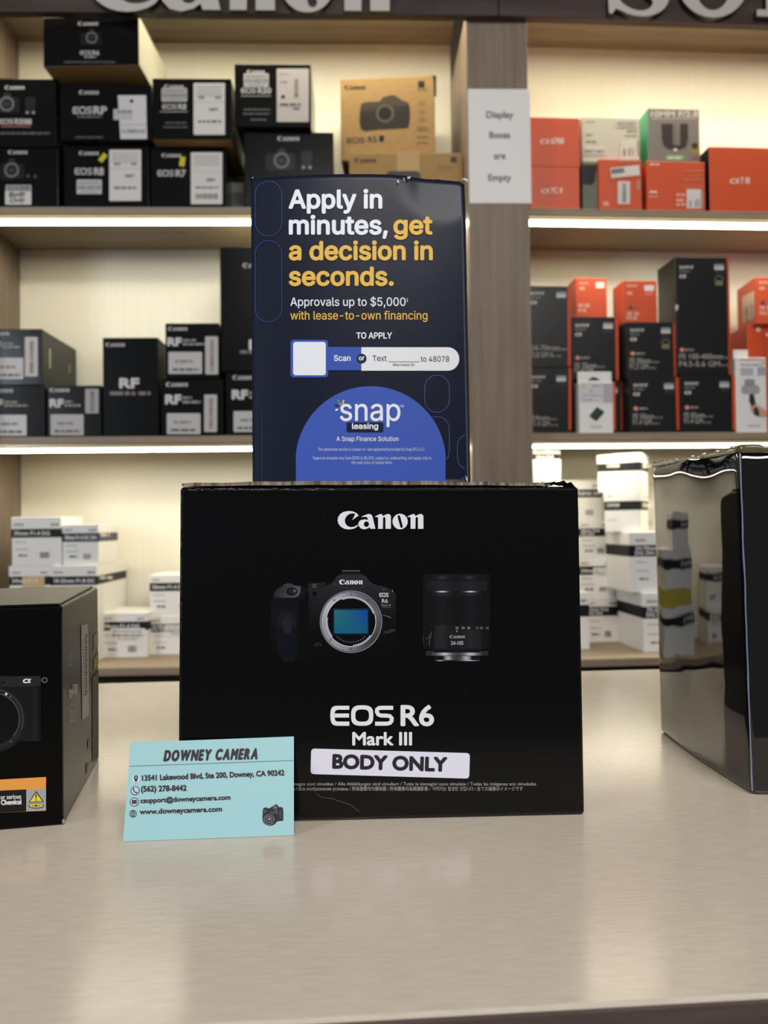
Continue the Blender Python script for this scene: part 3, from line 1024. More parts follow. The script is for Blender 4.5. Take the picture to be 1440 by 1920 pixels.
GB = 'white lens boxes on the bottom left shelf'
vE = L.v_on(234, 1233, Z3)
e5 = band_box(L, 188, 276, 1150, 1166, 1182, 1233, vE, 0.12, 'white lens box right of the stacks with a long barcode label under its band', GB, '50mm F1.4 DG', z=Z3, tx=190)
price_label(e5, 207, 1178, 273, 1202, (232, 228, 222), 21, 'bar', 'barcode_label')
vE2 = L.v_on(320, 1227, Z3)
e7 = band_box(L, 281, 384, 1155, 1170, 1185, 1227, vE2, 0.11, 'white lens box standing against the big black carton, lower of two', GB, '16-28mm F2.8', z=Z3, two='DG DN')
price_label(e7, 309, 1172, 372, 1192, (226, 224, 218), 22, 'bar', 'barcode_label')
e6 = band_box(L, 281, 380, 1078, 1093, 1108, 1150, vE2 + 0.001, 0.11, 'white lens box standing against the big black carton, upper of two', GB, '56mm F1.4 DC', z=e7.z1)
vE4 = 0.045
e4 = band_box(L, 97, 182, 1061, 1081, 1097, 1246, vE4, 0.19, 'tall white lens box with a long banded side, under the navy-banded one', GB, '18-35mm F1.8 DC', z=Z3, right=(186, 1086, 210))
e2 = band_box(L, 117, 185, 984, 1000, 1016, 1056, vE4 + 0.008, 0.12, 'white lens box with a navy band, on top of the left stack', GB, '30mm F1.4 DC DN', z=e4.z1, band=NAVY, right=(188, 1006, 205))
e3 = band_box(L, 18, 95.5, 1062, 1081, 1097, 1246, vE4 + 0.004, 0.17, 'white lens box with a beige strip of tape over its band', GB, '24mm F1.4', z=Z3)
P = Print(); P.rect(42, 1080, 84, 1104, (206, 178, 128)); P.build('beige_tape', e3.map, e3.o, 'paper', .0014)
e1 = band_box(L, 22, 114, 970, 992, 1008, 1056, vE4 + 0.003, 0.12, 'white lens box with a black band, on top beside the side panel', GB, '35mm F1.4 DG', z=e3.z1)
# stack behind the big carton, seen mirrored in the glossy film of the wrapped box
vJ = 0.01
j1 = band_box(L, 494, 670, 1150, 1166, 1182, 1240, vJ, 0.12, 'white lens box low in the stack behind the big black carton', GB, '85mm F1.4', z=Z3, mk=False)
j2 = carton(L, 497, 668, 1112, 1150, vJ, 0.12, M['yellow_card'], 'flat yellow box in the stack behind the big black carton', None, 'flat_box', z=j1.z1)
j3 = band_box(L, 499, 660, 1040, 1058, 1076, 1112, vJ, 0.12, 'white lens box above the yellow one in the stack behind the big black carton', GB, '65mm F2', z=j2.z1, mk=False)
j4 = band_box(L, 508, 600, 968, 984, 1000, 1038, vJ, 0.11, 'white lens box topping the stack behind the big black carton', GB, '45mm F2.8', z=j3.z1, mk=False)

# --- top right shelf
GO = 'orange camera boxes on the top right shelf'
OR = M['orange']
PW = (232, 206, 190)


def alpha(P, x, yb, h, rest, w, col=PW):
    P.text('\u03b1', x, yb, h, col, w=h * 1.55, bold=.03, shear=.18)
    P.text(rest, x + h * 1.9, yb, h, col, w=w - h * 1.9, bold=.04)


Z1R = R.at(1200, 391, 0.05)[1]
Z1R = Z1
f2 = carton(R, 993, 1086.5, 313, 391, 0.055, 0.15, OR, 'orange camera box beside the pillar, lower of two', GO, z=Z1R)
P = Print(); alpha(P, 1014, 362, 10, '7C II', 40); P.build('model_name', f2.map, f2.o)
f1 = carton(R, 992, 1087, 220, 312, 0.055, 0.15, OR, 'orange camera box beside the pillar, upper of two', GO, z=f2.z1 + 0.0005)
P = Print(); alpha(P, 1012, 270, 11, '6700', 45); P.build('model_name', f1.map, f1.o)
f4 = carton(R, 1123, 1203, 299, 391, 0.055, 0.13, OR, 'orange camera box with a slanted white label over an upright barcode label', GO, z=Z1R)
P = Print(); P.rot(1172, 322, 54, 19, -6, (214, 206, 200)); P.rot(1158, 321, 24, 9, -6, (120, 116, 114), 1); P.build('slanted_label', f4.map, f4.o, 'paper', .0008)
price_label(f4, 1158, 340, 1181, 383, (208, 200, 196), 23, 'vbar', 'barcode_label')
P = Print(); P.rrect(1194, 338, 1200, 356, 1, (170, 140, 130)); P.words(1160, 304, 1198, 4, (180, 130, 110)); P.words(1131, 386, 1143, 8, (220, 160, 140)); P.build('printed_marks', f4.map, f4.o)
f3b = carton(R, 1092, 1120.5, 306, 391, 0.065, 0.15, M['greygreen_card'], 'grey-green box wedged under the cream box', None, 'small_box', z=Z1R, top=f4.z1)
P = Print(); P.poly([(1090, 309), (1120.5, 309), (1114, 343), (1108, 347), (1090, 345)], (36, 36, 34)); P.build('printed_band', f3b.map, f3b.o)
f3 = carton(R, 1091, 1199, 220, 303, 0.072, 0.15, M['cream_card'], 'cream camera box with a body-only sticker, behind the labelled orange one', None, z=f4.z1 + 0.0003)
P = Print(); P.sony(1098, 231, 18, (120, 114, 100)); P.words(1099, 255, 1110, 4, (140, 132, 116)); P.words(1099, 268, 1118, 4, (140, 132, 116)); P.words(1175, 248, 1194, 4, (140, 132, 116)); P.words(1172, 256, 1195, 3, (150, 142, 126)); P.build('printed_lettering', f3.map, f3.o)
price_label(f3, 1155, 226, 1196, 239, (200, 192, 172), 24, 'bar', 'barcode_label')
P = Print(); P.rect(1095, 275, 1136, 290, (208, 200, 184)); P.text('BODY ONLY', 1097, 287, 6, (96, 90, 84), 1, w=37, bold=.04); P.build('body_only_sticker', f3.map, f3.o, 'paper', .0008)
P = Print(); P.rect(1163, 263, 1197, 300, (206, 198, 182)); P.bars(1168, 280, 1173, 293, (96, 90, 84), 1, True); P.bars(1178, 278, 1182, 293, (96, 90, 84), 1, True); P.bars(1185, 278, 1188, 293, (96, 90, 84), 1, True); P.bars(1194, 264, 1197, 293, (96, 90, 84), 1, True); P.build('barcode_label', f3.map, f3.o, 'paper', .0008)
f6 = carton(R, 1213, 1322, 303, 391, 0.055, 0.14, OR, 'orange camera box under the grey and green lens box', GO, z=Z1R)
P = Print(); P.words(1218, 310, 1236, 3, PW); P.words(1218, 362, 1234, 4, PW); P.words(1216, 370, 1234, 3, (222, 150, 124)); P.words(1290, 330, 1320, 3, (204, 110, 80))
for y in (322, 338, 352):
    P.words(1282, y, 1320, 3, (206, 116, 88), seed=y)
for y in (368, 378, 386):
    P.words(1268, y, 1284, 5, (226, 170, 150), seed=y)
P.build('printed_lettering', f6.map, f6.o)
P = Print(); P.rect(1287, 355, 1314, 391, (210, 204, 200)); P.bars(1292, 376, 1296, 389, (100, 90, 90), 1, True); P.bars(1303, 374, 1307, 389, (100, 90, 90), 1, True); P.bars(1309, 374, 1312, 389, (100, 90, 90), 1, True); P.rect(1314, 358, 1320, 391, (176, 120, 100)); P.build('barcode_label', f6.map, f6.o, 'paper', .0008)
f5 = carton(R, 1215.5, 1312, 204, 300, 0.075, 0.13, M['grey_card'], 'grey lens box with a green side, standing on an orange box', None, 'lens_box', z=f6.z1, over={'L': M['green_card']})
P = Print(); P.text('10MM F/2.8', 1221, 219, 10, (196, 186, 176), w=87, bold=.05); P.words(1222, 224, 1308, 2.5, (170, 162, 154)); P.build('model_name', f5.map, f5.o)
P = Print()
P.poly([(1240, 232), (1261, 232), (1261, 272), (1275, 272), (1275, 232), (1290, 232), (1290, 262), (1286, 276), (1276, 280), (1255, 280), (1245, 274), (1241, 262)], (58, 50, 46))
P.rect(1262, 232, 1274, 272, lambda x, y: (104, 96, 90) if x < 1268 else (128, 118, 110), 1); P.rect(1263, 279, 1269, 283, (222, 216, 208), 1)
P.build('lens_picture', f5.map, f5.o)
P = Print(); P.disc(1302.5, 274, 6, (54, 48, 30)); P.rect(1296.5, 275, 1308.5, 289, (150, 124, 66)); P.rrect(1248, 291, 1283, 300, 2, (108, 160, 120)); P.words(1252, 298, 1279, 4, (190, 204, 180), 1); P.rect(1296, 294, 1311, 299, (130, 84, 92)); P.build('printed_badges', f5.map, f5.o)
f7 = carton(R, 1330, 1452, 276, 391, 0.055, 0.13, OR, 'big orange camera box at the right end of the top shelf, with a black side', GO, z=Z1R, over={'L': BK})
P = Print(); alpha(P, 1368, 344, 11, '7 III', 37); P.build('model_name', f7.map, f7.o)

# --- middle right shelf
GS = 'black lens boxes with an orange edge strip on the middle right shelf'
GS2 = 'small orange lens boxes on the middle right shelf'


def lens_face(c, x, y, xr, badge, yg, l1, l2, strip=None, hood=False, s=1.0):
    """the printed front of a black lens box"""
    P = Print()
    P.sony(x, y + 8 * s, 27 * s, (226, 222, 216))
    P.words(x, y + 15 * s, x + 20 * s, 4 * s, (112, 110, 108))
    P.text('\u03b1', x, y + 25 * s, 7 * s, (224, 220, 214), w=12 * s, bold=.04, shear=.15)
    if yg:
        P.disc(x + 5 * s, yg, 4.6 * s, (206, 104, 84), 0, 4.2 * s)
        P.text('G', x + 3 * s, yg + 2 * s, 4.4 * s, (236, 210, 200), 1, bold=.05)
        P.words(x + 11 * s, yg + 2 * s, x + 27 * s, 4 * s, (150, 146, 144))
    P.build('maker_logo', c.map, c.o, 'ink', 0.0006)
    P = Print()
    for (t, u, yy, ww) in (l1, l2):
        P.text(t, x, yy, 9.5 * s, (158, 152, 146), w=ww, bold=.03)
        P.words(x + ww + 2, yy, x + ww + 16 * s, 4 * s, (110, 106, 104), seed=int(yy))
    P.build('lens_name', c.map, c.o, 'ink', 0.0006)
    P = Print()
    P.rrect(badge[0], badge[1], badge[0] + 18 * s, badge[1] + 11 * s, 1, lambda a, b: (216, 214, 212) if b > badge[1] + 5 else (120, 120, 122))
    P.rect(badge[0] + 1, badge[1] + 12 * s, badge[0] + 18 * s, badge[1] + 19 * s, (52, 52, 54))
    if hood:
        P.ring(badge[0] + 9, badge[1] + 30, 6.5, 8.5, (116, 112, 104), 0, 180, 360)
        P.rect(badge[0] + 2, badge[1] + 31, badge[0] + 16, badge[1] + 40, (132, 122, 84))
    P.build('corner_badge', c.map, c.o, 'ink', 0.0006)
    if strip:
        P = Print(); P.quad(strip, (200, 78, 42)); P.build('orange_edge_strip', c.map, c.o, 'ink', 0.0006)


DK = mat('charcoal_lens_card', (27, 27, 28), 0.34, 0.35)
g2 = carton(R, 975, 1070.5, 689, 806, 0.06, 0.12, DK, 'black lens box beside the pillar on the middle right shelf, lower of two', GS, 'lens_box', z=Z2)
lens_face(g2, 996, 702, 1064, (1043, 704), None, ('24mm', 0, 788, 34), ('F1.4 GM', 0, 799, 34), [(1066, 690), (1071, 690), (1071, 806), (1066, 806)])
g1 = carton(R, 972, 1069.5, 536, 687, 0.06, 0.12, DK, 'taller black lens box beside the pillar, upper of two', GS, 'lens_box', z=g2.z1)
lens_face(g1, 994, 545, 1062, (1043, 547), None, ('24-70mm', 0, 657, 55), ('F2.8 GM II', 0, 670, 42), [(1063.5, 537), (1070, 537), (1070, 687), (1065, 687)])
g5 = carton(R, 1073, 1167.5, 714, 806, 0.10, 0.11, DK, 'black lens box half hidden behind the white battery pack', GS, 'lens_box', z=Z2)
lens_face(g5, 1078, 724, 1160, (1140, 726), None, ('35mm', 0, 780, 34), ('F1.8', 0, 794, 26), [(1164, 714), (1168, 714), (1168, 806), (1164, 806)])
g4 = carton(R, 1071, 1158.5, 594, 713, 0.09, 0.12, DK, 'black lens box with an orange edge, standing behind the battery pack', GS, 'lens_box', z=g5.z1)
lens_face(g4, 1078, 605, 1150, (1131, 605), 671, ('FE 35mm', 0, 690, 40), ('F1.4 GM', 0, 700, 34), [(1153, 594), (1159, 594), (1160, 713), (1155, 713)])
g3 = carton(R, 1079.5, 1138, 521, 593, 0.10, 0.07, OR, 'small orange lens box on the black one behind the battery pack', GS2, 'lens_box', z=g4.z1)
P = Print(); P.sony(1086, 533, 18, PW); P.text('\u03b1', 1087, 543, 6, PW, w=9, bold=.03); P.text('FE 50', 1085, 576, 6, PW, w=20, bold=.03); P.text('F1.8', 1085, 585, 6, PW, w=13, bold=.03); P.build('printed_lettering', g3.map, g3.o)
P = Print(); P.rect(1117, 529, 1133, 540, (236, 226, 220)); P.build('corner_badge', g3.map, g3.o)
g9 = carton(R, 1180, 1273, 709, 806, 0.06, 0.12, DK, 'black lens box under the one with the ring badge, bottom row', GS, 'lens_box', z=Z2)
lens_face(g9, 1187, 717, 1262, (1245, 718), 766, ('FE 50mm', 0, 785, 39), ('F1.4 GM', 0, 796, 34), [(1266, 708), (1272.5, 708), (1273.5, 806), (1269, 806)])
g8 = carton(R, 1175, 1268, 604, 706, 0.065, 0.12, DK, 'black lens box with a ring badge, standing on another left of the tall one', GS, 'lens_box', z=g9.z1)
lens_face(g8, 1181, 614, 1262, (1239, 614), 663, ('FE 50mm', 0, 681, 39), ('F1.2 GM', 0, 692, 34), [(1261.5, 604), (1267.5, 604), (1268.5, 706), (1264, 706)], True)
g7 = carton(R, 1169, 1232, 526, 603, 0.075, 0.06, OR, 'small orange lens box on the black box with the ring badge', GS2, 'lens_box', z=g8.z1, over={'T': M['cream_card']})
P = Print(); P.sony(1175, 538, 20, PW); P.text('\u03b1', 1176, 552, 6, PW, w=9, bold=.03); P.disc(1182, 577, 4, (90, 70, 84)); P.words(1187, 579, 1192, 4, (120, 90, 90)); P.text('FE 24', 1176, 591, 6, PW, w=22, bold=.03); P.text('F2.8', 1176, 599, 6, PW, w=18, bold=.03); P.build('printed_lettering', g7.map, g7.o)
P = Print(); P.rect(1208, 535, 1226, 545, (230, 220, 216)); P.rect(1209, 546, 1225, 554, (222, 120, 92)); P.build('corner_badge', g7.map, g7.o)
g11 = carton(R, 1276, 1378, 703, 806, 0.06, 0.12, DK, 'black lens box under the tallest one', GS, 'lens_box', z=Z2)
lens_face(g11, 1283, 714, 1366, (1349, 715), 764, ('FE 85mm', 0, 783, 38), ('F1.4 GM', 0, 794, 34), [(1372, 703), (1378, 703), (1379.5, 806), (1373.5, 806)])
g10 = carton(R, 1267, 1369, 482, 702, 0.06, 0.085, DK, 'tallest black lens box on the right, with a dented left edge', GS, 'lens_box', z=g11.z1, over={'L': M['side_black']})
lens_face(g10, 1273.5, 496, 1360, (1339, 495), 656, ('FE 100-400mm', 0, 673, 82), ('F4.5-5.6 GM', 0, 687, 76), [(1362, 482), (1365.5, 482), (1371, 702), (1366.5, 702)], True)
P = Print(); P.poly([(1265.5, 572), (1272, 572), (1270, 582), (1266.5, 583)], (206, 200, 192)); P.build('torn_corner', g10.map, g10.o, 'paper', .0008)
g15 = carton(R, 1403, 1500, 716, 806, 0.105, 0.1, OR, 'orange lens box low behind the white grip box', GS2, 'lens_box', z=Z2)
g14 = carton(R, 1402, 1500, 611, 714, 0.105, 0.1, OR, 'orange lens box in the middle of the stack behind the white grip box', GS2, 'lens_box', z=g15.z1)
P = Print(); P.rect(1418, 613, 1425, 622, (236, 200, 186)); P.words(1436, 630, 1446, 5, PW); P.rect(1432.5, 612, 1433.5, 712, (190, 64, 30)); P.build('printed_lettering', g14.map, g14.o)
g13 = carton(R, 1418, 1500, 519, 600, 0.085, 0.09, OR, 'orange lens box with a barcode label on its side, topmost at the right edge', GS2, 'lens_box', z=g14.z1, yaw=-6)
P = Print(); P.sony(1423, 532, 22, PW); P.text('\u03b1', 1424, 543, 6, PW, w=9, bold=.03); P.disc(1430, 568, 4.5, (96, 70, 80)); P.text('FE 50', 1425, 580, 6, PW, w=22, bold=.03); P.text('F2.5', 1425, 590, 6, PW, w=18, bold=.03); P.build('printed_lettering', g13.map, g13.o)
P = Print(); P.quad([(1392, 557), (1415, 545), (1415, 596), (1394, 606)], (226, 196, 172)); P.bars(1397, 575, 1404, 602, (150, 120, 100), 1, True); P.bars(1407, 570, 1413, 596, (150, 120, 100), 1, True); P.build('barcode_label', g13.lmap, g13.o, 'paper', .0008)

# battery pack in a white hanging box
g6 = carton(R, 1086, 1149.5, 716, 806, 0.055, 0.032, M['white_card'], 'small white battery box with a hang tab and an orange side', None, 'battery_box', z=Z2)
tz = R.at(1118, 697, 0.056)[1] - g6.z0
bm = bmesh.new()
bm_box(bm, -g6.w / 2 - 0.002, g6.w / 2 - 0.002, 0.001, 0.0018, g6.h - 0.004, tz, 0.0003, 1)
link('hang_tab', mesh_of('hang_tab', bm, M['white_card']), g6.o)
P = Print(); P.poly(sm([(1103, 713), (1108, 709), (1113, 707), (1119, 709), (1124, 713)]), (44, 40, 42)); P.build('hanger_slot', plane_map(R.w(0, .0558, 0), -R.n), g6.o, 'ink', .0003)
P = Print(); P.rect(1087, 717, 1131, 754, (206, 202, 206)); P.rect(1131, 719, 1148, 755, (176, 174, 182)); P.rect(1090, 722, 1097, 726, (216, 178, 96), 1); P.rect(1105, 731, 1111, 736, (216, 170, 84), 1); P.words(1110, 726, 1126, 4, (170, 160, 168), 1); P.words(1092, 743, 1128, 3, (176, 168, 176), 1); P.words(1092, 751, 1112, 3, (176, 168, 176), 1)
P.sony(1107, 803, 22, (150, 144, 150)); P.build('printed_lettering', g6.map, g6.o, 'ink', .0006)
P = Print(); P.poly([(1105, 779), (1119, 763), (1132, 771), (1132, 775), (1118, 790), (1106, 782)], (40, 48, 46)); P.poly([(1107, 779), (1119, 765), (1130, 772), (1118, 786)], (56, 68, 64), 1); P.build('battery_picture', g6.map, g6.o, 'ink', .0006)
P = Print(); P.quad([(1148.5, 716), (1153, 716), (1154, 806), (1150, 806)], (214, 92, 52)); P.build('orange_edge_strip', g6.map, g6.o, 'ink', .0008)
# grip box
g12 = carton(R, 1381, 1437, 670, 806, 0.055, 0.045, M['white_card'], 'white box with a picture of a hand holding a camera grip', None, 'grip_box', z=Z2)
tz = R.at(1405, 656, 0.075)[1] - g12.z0
bm = bmesh.new()
bm_box(bm, -g12.w * .42, g12.w * .08, 0.02, 0.021, g12.h - 0.003, tz, 0.0003, 1)
link('open_flap', mesh_of('open_flap', bm, M['white_card']), g12.o)
P = Print(); P.rect(1387, 673, 1435, 676, (206, 160, 150)); P.words(1389, 686, 1428, 4, (176, 172, 174)); P.rect(1388, 690, 1412, 704, (186, 182, 186)); P.rect(1420, 688, 1437, 704, (170, 168, 176)); P.disc(1431, 681, 3, (200, 190, 110)); P.sony(1402, 801, 23, (150, 144, 146)); P.build('printed_lettering', g12.map, g12.o, 'ink', .0006)
P = Print(); P.rrect(1390, 722, 1424, 739, 6, (164, 162, 166)); P.rrect(1396, 711, 1415, 724, 2, (150, 148, 152)); P.poly([(1405, 739), (1413, 739), (1417, 757), (1409, 762), (1404, 752)], (52, 48, 48), 1)
P.poly(sm([(1407, 758), (1414, 756), (1424, 762), (1436, 770), (1436, 782), (1425, 782), (1414, 778), (1408, 770)]), (204, 162, 134)); P.poly(sm([(1414, 764), (1420, 765), (1424, 776), (1420, 781), (1413, 775)]), (60, 54, 52), 1); P.build('grip_picture', g12.map, g12.o, 'ink', .0006)

# --- bottom right shelf
GW = 'white lens boxes on the bottom right shelf'
v6 = R.v_on(1125, 1204, Z3)
h6 = band_box(R, 1072, 1160, 1120, 1138, 1155, 1204, v6, 0.09, 'white lens box at the foot of the stack right of the black carton', GW, '35mm F2.8', z=Z3, two='DG DN', tx=1096)
h5 = band_box(R, 1056, 1151.5, 1047, 1062, 1078, 1117, v6 + .002, 0.09, 'white lens box with a barcode label across its band, second up beside the black carton', GW, '24mm F2.8', z=h6.z1, tx=1084)
price_label(h5, 1112, 1064, 1151, 1081, (226, 222, 220), 25, 'bar', 'barcode_label')
h4 = band_box(R, 1050, 1145, 976, 991, 1006, 1045, v6 + .002, 0.09, 'white lens box, third up beside the black carton', GW, '20mm F2.8', z=h5.z1, two='DG DN', tx=1084)
h3 = band_box(R, 1035, 1128, 901, 918, 933, 974, v6 + .004, 0.09, 'white lens box topping the stack beside the black carton', GW, '16mm F2.8 DC DN', z=h4.z1, tx=1056)
v7 = R.v_on(1097, 1217.5, Z3)
h7 = band_box(R, 1010, 1105, 1112, 1135, 1157, 1217.5, v7, 0.075, 'white lens box peeking out in front of its stack beside the black carton', GW, '90mm F2.8', z=Z3)
v11 = R.v_on(1207, 1224, Z3) + 0.003
h11 = band_box(R, 1207, 1305, 1112, 1137, 1159, 1224, v11, 0.16, 'biggest white lens box at the foot of the stack by the wrapped box', GW, '70-200mm', z=Z3, two='DG DN OS')
h10 = band_box(R, 1180, 1290, 998, 1022, 1043, 1103, v11 + .012, 0.16, 'white lens box with large lettering on its band, by the wrapped box', GW, '24-70mm F2.8', z=h11.z1, two='DG DN II', tx=1186)


def corner_box(F, px, v, yaw, w, d, yt, y1, y2, z, label, txt, seed):
    """white banded box standing with one corner towards the room"""
    u, _ = F.at(px, (yt + y2) / 2, v)
    a = math.radians(yaw)
    uc, vc = u + math.cos(a) * w / 2, v + math.sin(a) * w / 2
    c0 = F.w(u, v, 0)
    top = hit(px, yt, c0, F.n).z
    c = carton(F, 0, 1, 0, 1, vc, d, WH, label, GW, 'lens_box', z, yaw, u=(uc - w / 2, uc + w / 2), top=top)
    zb1, zb0 = hit(px, y1, c0, F.n).z - z, hit(px, y2, c0, F.n).z - z
    for nm, e, za, zb, mm in (('lid', .0009, zb1, c.h + .0009, WH), ('paper_band', .0004, zb0, zb1 + .0002, BAND)):
        bm = bmesh.new()
        bm_box(bm, -c.w / 2 - e, c.w / 2 + e, -e, c.d + e, za, zb, 0.0005, 1)
        link(nm, mesh_of(nm, bm, mm), c.o)
    c.z1 += .0009
    P = Print(); P.text(txt, px + 4, y1 + (y2 - y1) * .7, (y2 - y1) * .45, (222, 220, 216), 4, w=30, bold=.05); P.text('SIGMA', px + 4, yt + (y1 - yt) * .7, 4, (140, 136, 130), 6); P.bars(px + 15, y2 + 20, px + 22, y2 + 30, (110, 106, 104)); P.build('printed_lettering', c.map, c.o, 'ink', .0006, .0002)
    P = Print(); P.text('CONTEMP', px - 62, y1 + (y2 - y1) * .68, (y2 - y1) * .38, (210, 208, 204), 4, w=24, bold=.03); P.words(px - 60, yt + (y1 - yt) * .6, px - 52, 3, (150, 146, 140), 6); P.words(px - 60, y2 + 20, px - 44, 2, (180, 176, 170)); P.build('side_print', c.lmap, c.o, 'ink', .0006, .0002)
    return c


h9 = corner_box(R, 1200, v11 + .03, 57, 0.085, 0.072, 922, 939, 956, h10.z1, 'white lens box turned with a corner forward, lower of two by the wrapped box', '85mm F1.4', 1)
h8 = corner_box(R, 1200, v11 + .03, 57, 0.085, 0.086, 850, 866, 882, h9.z1, 'white lens box turned with a corner forward, topmost by the wrapped box', '50mm F1.4', 2)
h1 = band_box(R, 988, 1052, 838, 851, 862, 1215, 0.095, 0.12, 'tall white lens box peeking over the black carton right beside the pillar', GW, '14mm F2.8', z=Z3, tx=1000)
price_label(h1, 1004, 861, 1051, 903, (236, 232, 222), 26, 'plain', 'blank_label')

# ================================================================ things on the counter
def hexa(name, front, back, mats, label, cat, group=None, bev=0.0015, seg=3, disp=None, cuts=0, over=None):
    """box from 4 front and 4 back corners (bl, br, tr, tl); the origin is the middle of its base"""
    o0 = (front[0] + front[1] + back[0] + back[1]) / 4
    o0.z = min(front[0].z, front[1].z)
    M0 = Matrix.Translation(o0)
    bm = bmesh.new()
    v = [bm.verts.new(p - o0) for p in list(front) + list(back)]
    fs = [(0, 1, 2, 3), (5, 4, 7, 6), (4, 0, 3, 7), (1, 5, 6, 2), (3, 2, 6, 7), (4, 5, 1, 0)]   # front back left right top bottom
    for i, f in enumerate(fs):
        bm.faces.new([v[k] for k in f]).material_index = (over or {}).get(i, 0)
    bmesh.ops.recalc_face_normals(bm, faces=bm.faces)
    if bev:
        bmesh.ops.bevel(bm, geom=list(bm.edges), offset=bev, segments=seg, affect='EDGES', profile=0.5)
    if cuts:
        bmesh.ops.subdivide_edges(bm, edges=[e for e in bm.edges if e.calc_length() > 0.02], cuts=cuts, use_grid_fill=True)
    if disp:
        bm.normal_update()
        mv = [(q, disp(q.co, q.normal)) for q in bm.verts]
        for q, d in mv:
            q.co += d
    o = link(name, mesh_of(name, bm, mats, smooth=bool(disp)), None, M0)
    tag(o, label, cat, group)
    return o


# ---- the big black carton
bl, br = on_z(333, 1546), on_z(1097, 1528.5)
nx = (br - bl).normalized()
dep = Vector((-nx.y, nx.x, 0))
tl = hit(337, 913, bl + dep * 0.006, -dep)
fn = nx.cross(tl - bl).normalized()           # front face normal, towards the room
if fn.y > 0:
    fn = -fn
tl = hit(337, 913, bl, fn)
tr = hit(1085, 912, bl, fn)
HD = 0.24
hero = hexa('camera_carton', [bl, br, tr, tl], [bl + dep * HD, br + dep * HD, tr + dep * (HD - .006), tl + dep * (HD - .006)],
            [M['black_gloss']], 'big black glossy camera carton standing in the middle of the counter', 'box', None, 0.0022, 4)
hm = plane_map(bl, fn)
# top flap: corrugated board folded over, its raw edge to the front
ft0, ft1 = hit(340, 909, bl + dep * .0003, fn), hit(1040, 907.5, bl + dep * .0003, fn)
inv = hero.matrix_world.inverted()
bm = bmesh.new()
n = 28
ring_ = []
for i in range(n + 1):
    t = i / n
    p = (tl + dep * 0.0012).lerp(tr + dep * 0.0012, 0.004 + 0.925 * t)
    z0 = 0.0004
    lift = 0.0013 * math.sin(math.pi * min(1, t * 1.05)) + 0.0002 * math.sin(t * 40)
    a = inv @ (p + Vector((0, 0, z0 + lift * .55)))
    b = inv @ (p + Vector((0, 0, z0 + 0.0017 + lift)))
    c = inv @ (p + dep * (HD - .012) + Vector((0, 0, z0 + 0.0014)))
    d = inv @ (p + dep * (HD - .012) + Vector((0, 0, z0)))
    ring_.append([bm.verts.new(q) for q in (a, b, c, d)])
for i in range(n):
    A, B = ring_[i], ring_[i + 1]
    for k in range(4):
        f = bm.faces.new([A[k], A[(k + 1) % 4], B[(k + 1) % 4], B[k]])
        f.material_index = 1 if k == 0 else 0
bm.faces.new(ring_[0]); bm.faces.new(ring_[-1][::-1])
link('top_flap', mesh_of('top_flap', bm, [M['black_gloss'], M['corrugate']]), hero)
# crushed corner at the right end of the flap
bm = bmesh.new()
p0 = inv @ (tl.lerp(tr, 0.945) + dep * .006)
bmesh.ops.create_grid(bm, x_segments=14, y_segments=7, size=0.5)
for v in bm.verts:
    x, y = v.co.x, v.co.y
    q = Vector((x * 9, y * 5, 3.3))
    v.co = p0 + Vector((x * 0.021, y * 0.010, 0.0016 + 0.0022 * noise.noise(q) + 0.0018 * (0.5 - abs(x)) - 0.0018 * max(0, x) + 0.0005 * math.sin(x * 60)))
bmesh.ops.solidify(bm, geom=list(bm.faces), thickness=0.0006)
link('crushed_corner', mesh_of('crushed_corner', bm, [M['black_gloss']]), hero)
# wear along the top and left edges
P = Print()
rr = random.Random(5)
x = 352.0
while x < 1040:
    w = rr.uniform(3, 14)
    g = rr.uniform(34, 92) * (1.0 if x < 620 else 0.5)
    y = 917.5 + rr.uniform(-1.2, 1.6) - (x - 352) * .002
    P.poly([(x, y - rr.uniform(.6, 1.6)), (x + w * .5, y - rr.uniform(.8, 2)), (x + w, y), (x + w * .6, y + rr.uniform(.8, 2)), (x + w * .2, y + rr.uniform(.5, 1.6))], (g, g * .96, g * .92))
    x += w * rr.uniform(.35, .9)
y = 925.0
while y < 1180:
    h = rr.uniform(5, 22)
    g = rr.uniform(46, 110) * (1.0 if y < 1030 else 0.55)
    P.poly([(338.6, y), (340.6 + rr.uniform(0, 1.2), y + h * .3), (340.2, y + h), (338.8, y + h * .8)], (g, g, g * 1.03))
    y += h * rr.uniform(.5, 1.3)
for i in range(46):
    sx, sy = rr.uniform(345, 1085), rr.uniform(935, 1520)
    r = rr.uniform(.4, .9)
    P.rect(sx, sy, sx + r, sy + r, (90, 88, 86))
P.line([(592, 1487), (603, 1495), (622, 1497), (640, 1503), (656, 1508), (674, 1522)], .9, (96, 92, 86))
P.line([(560, 1538), (600, 1537), (640, 1535), (690, 1533)], 1.2, (84, 80, 74))
P.build('worn_edges', hm, hero, 'paper', 0.0002)

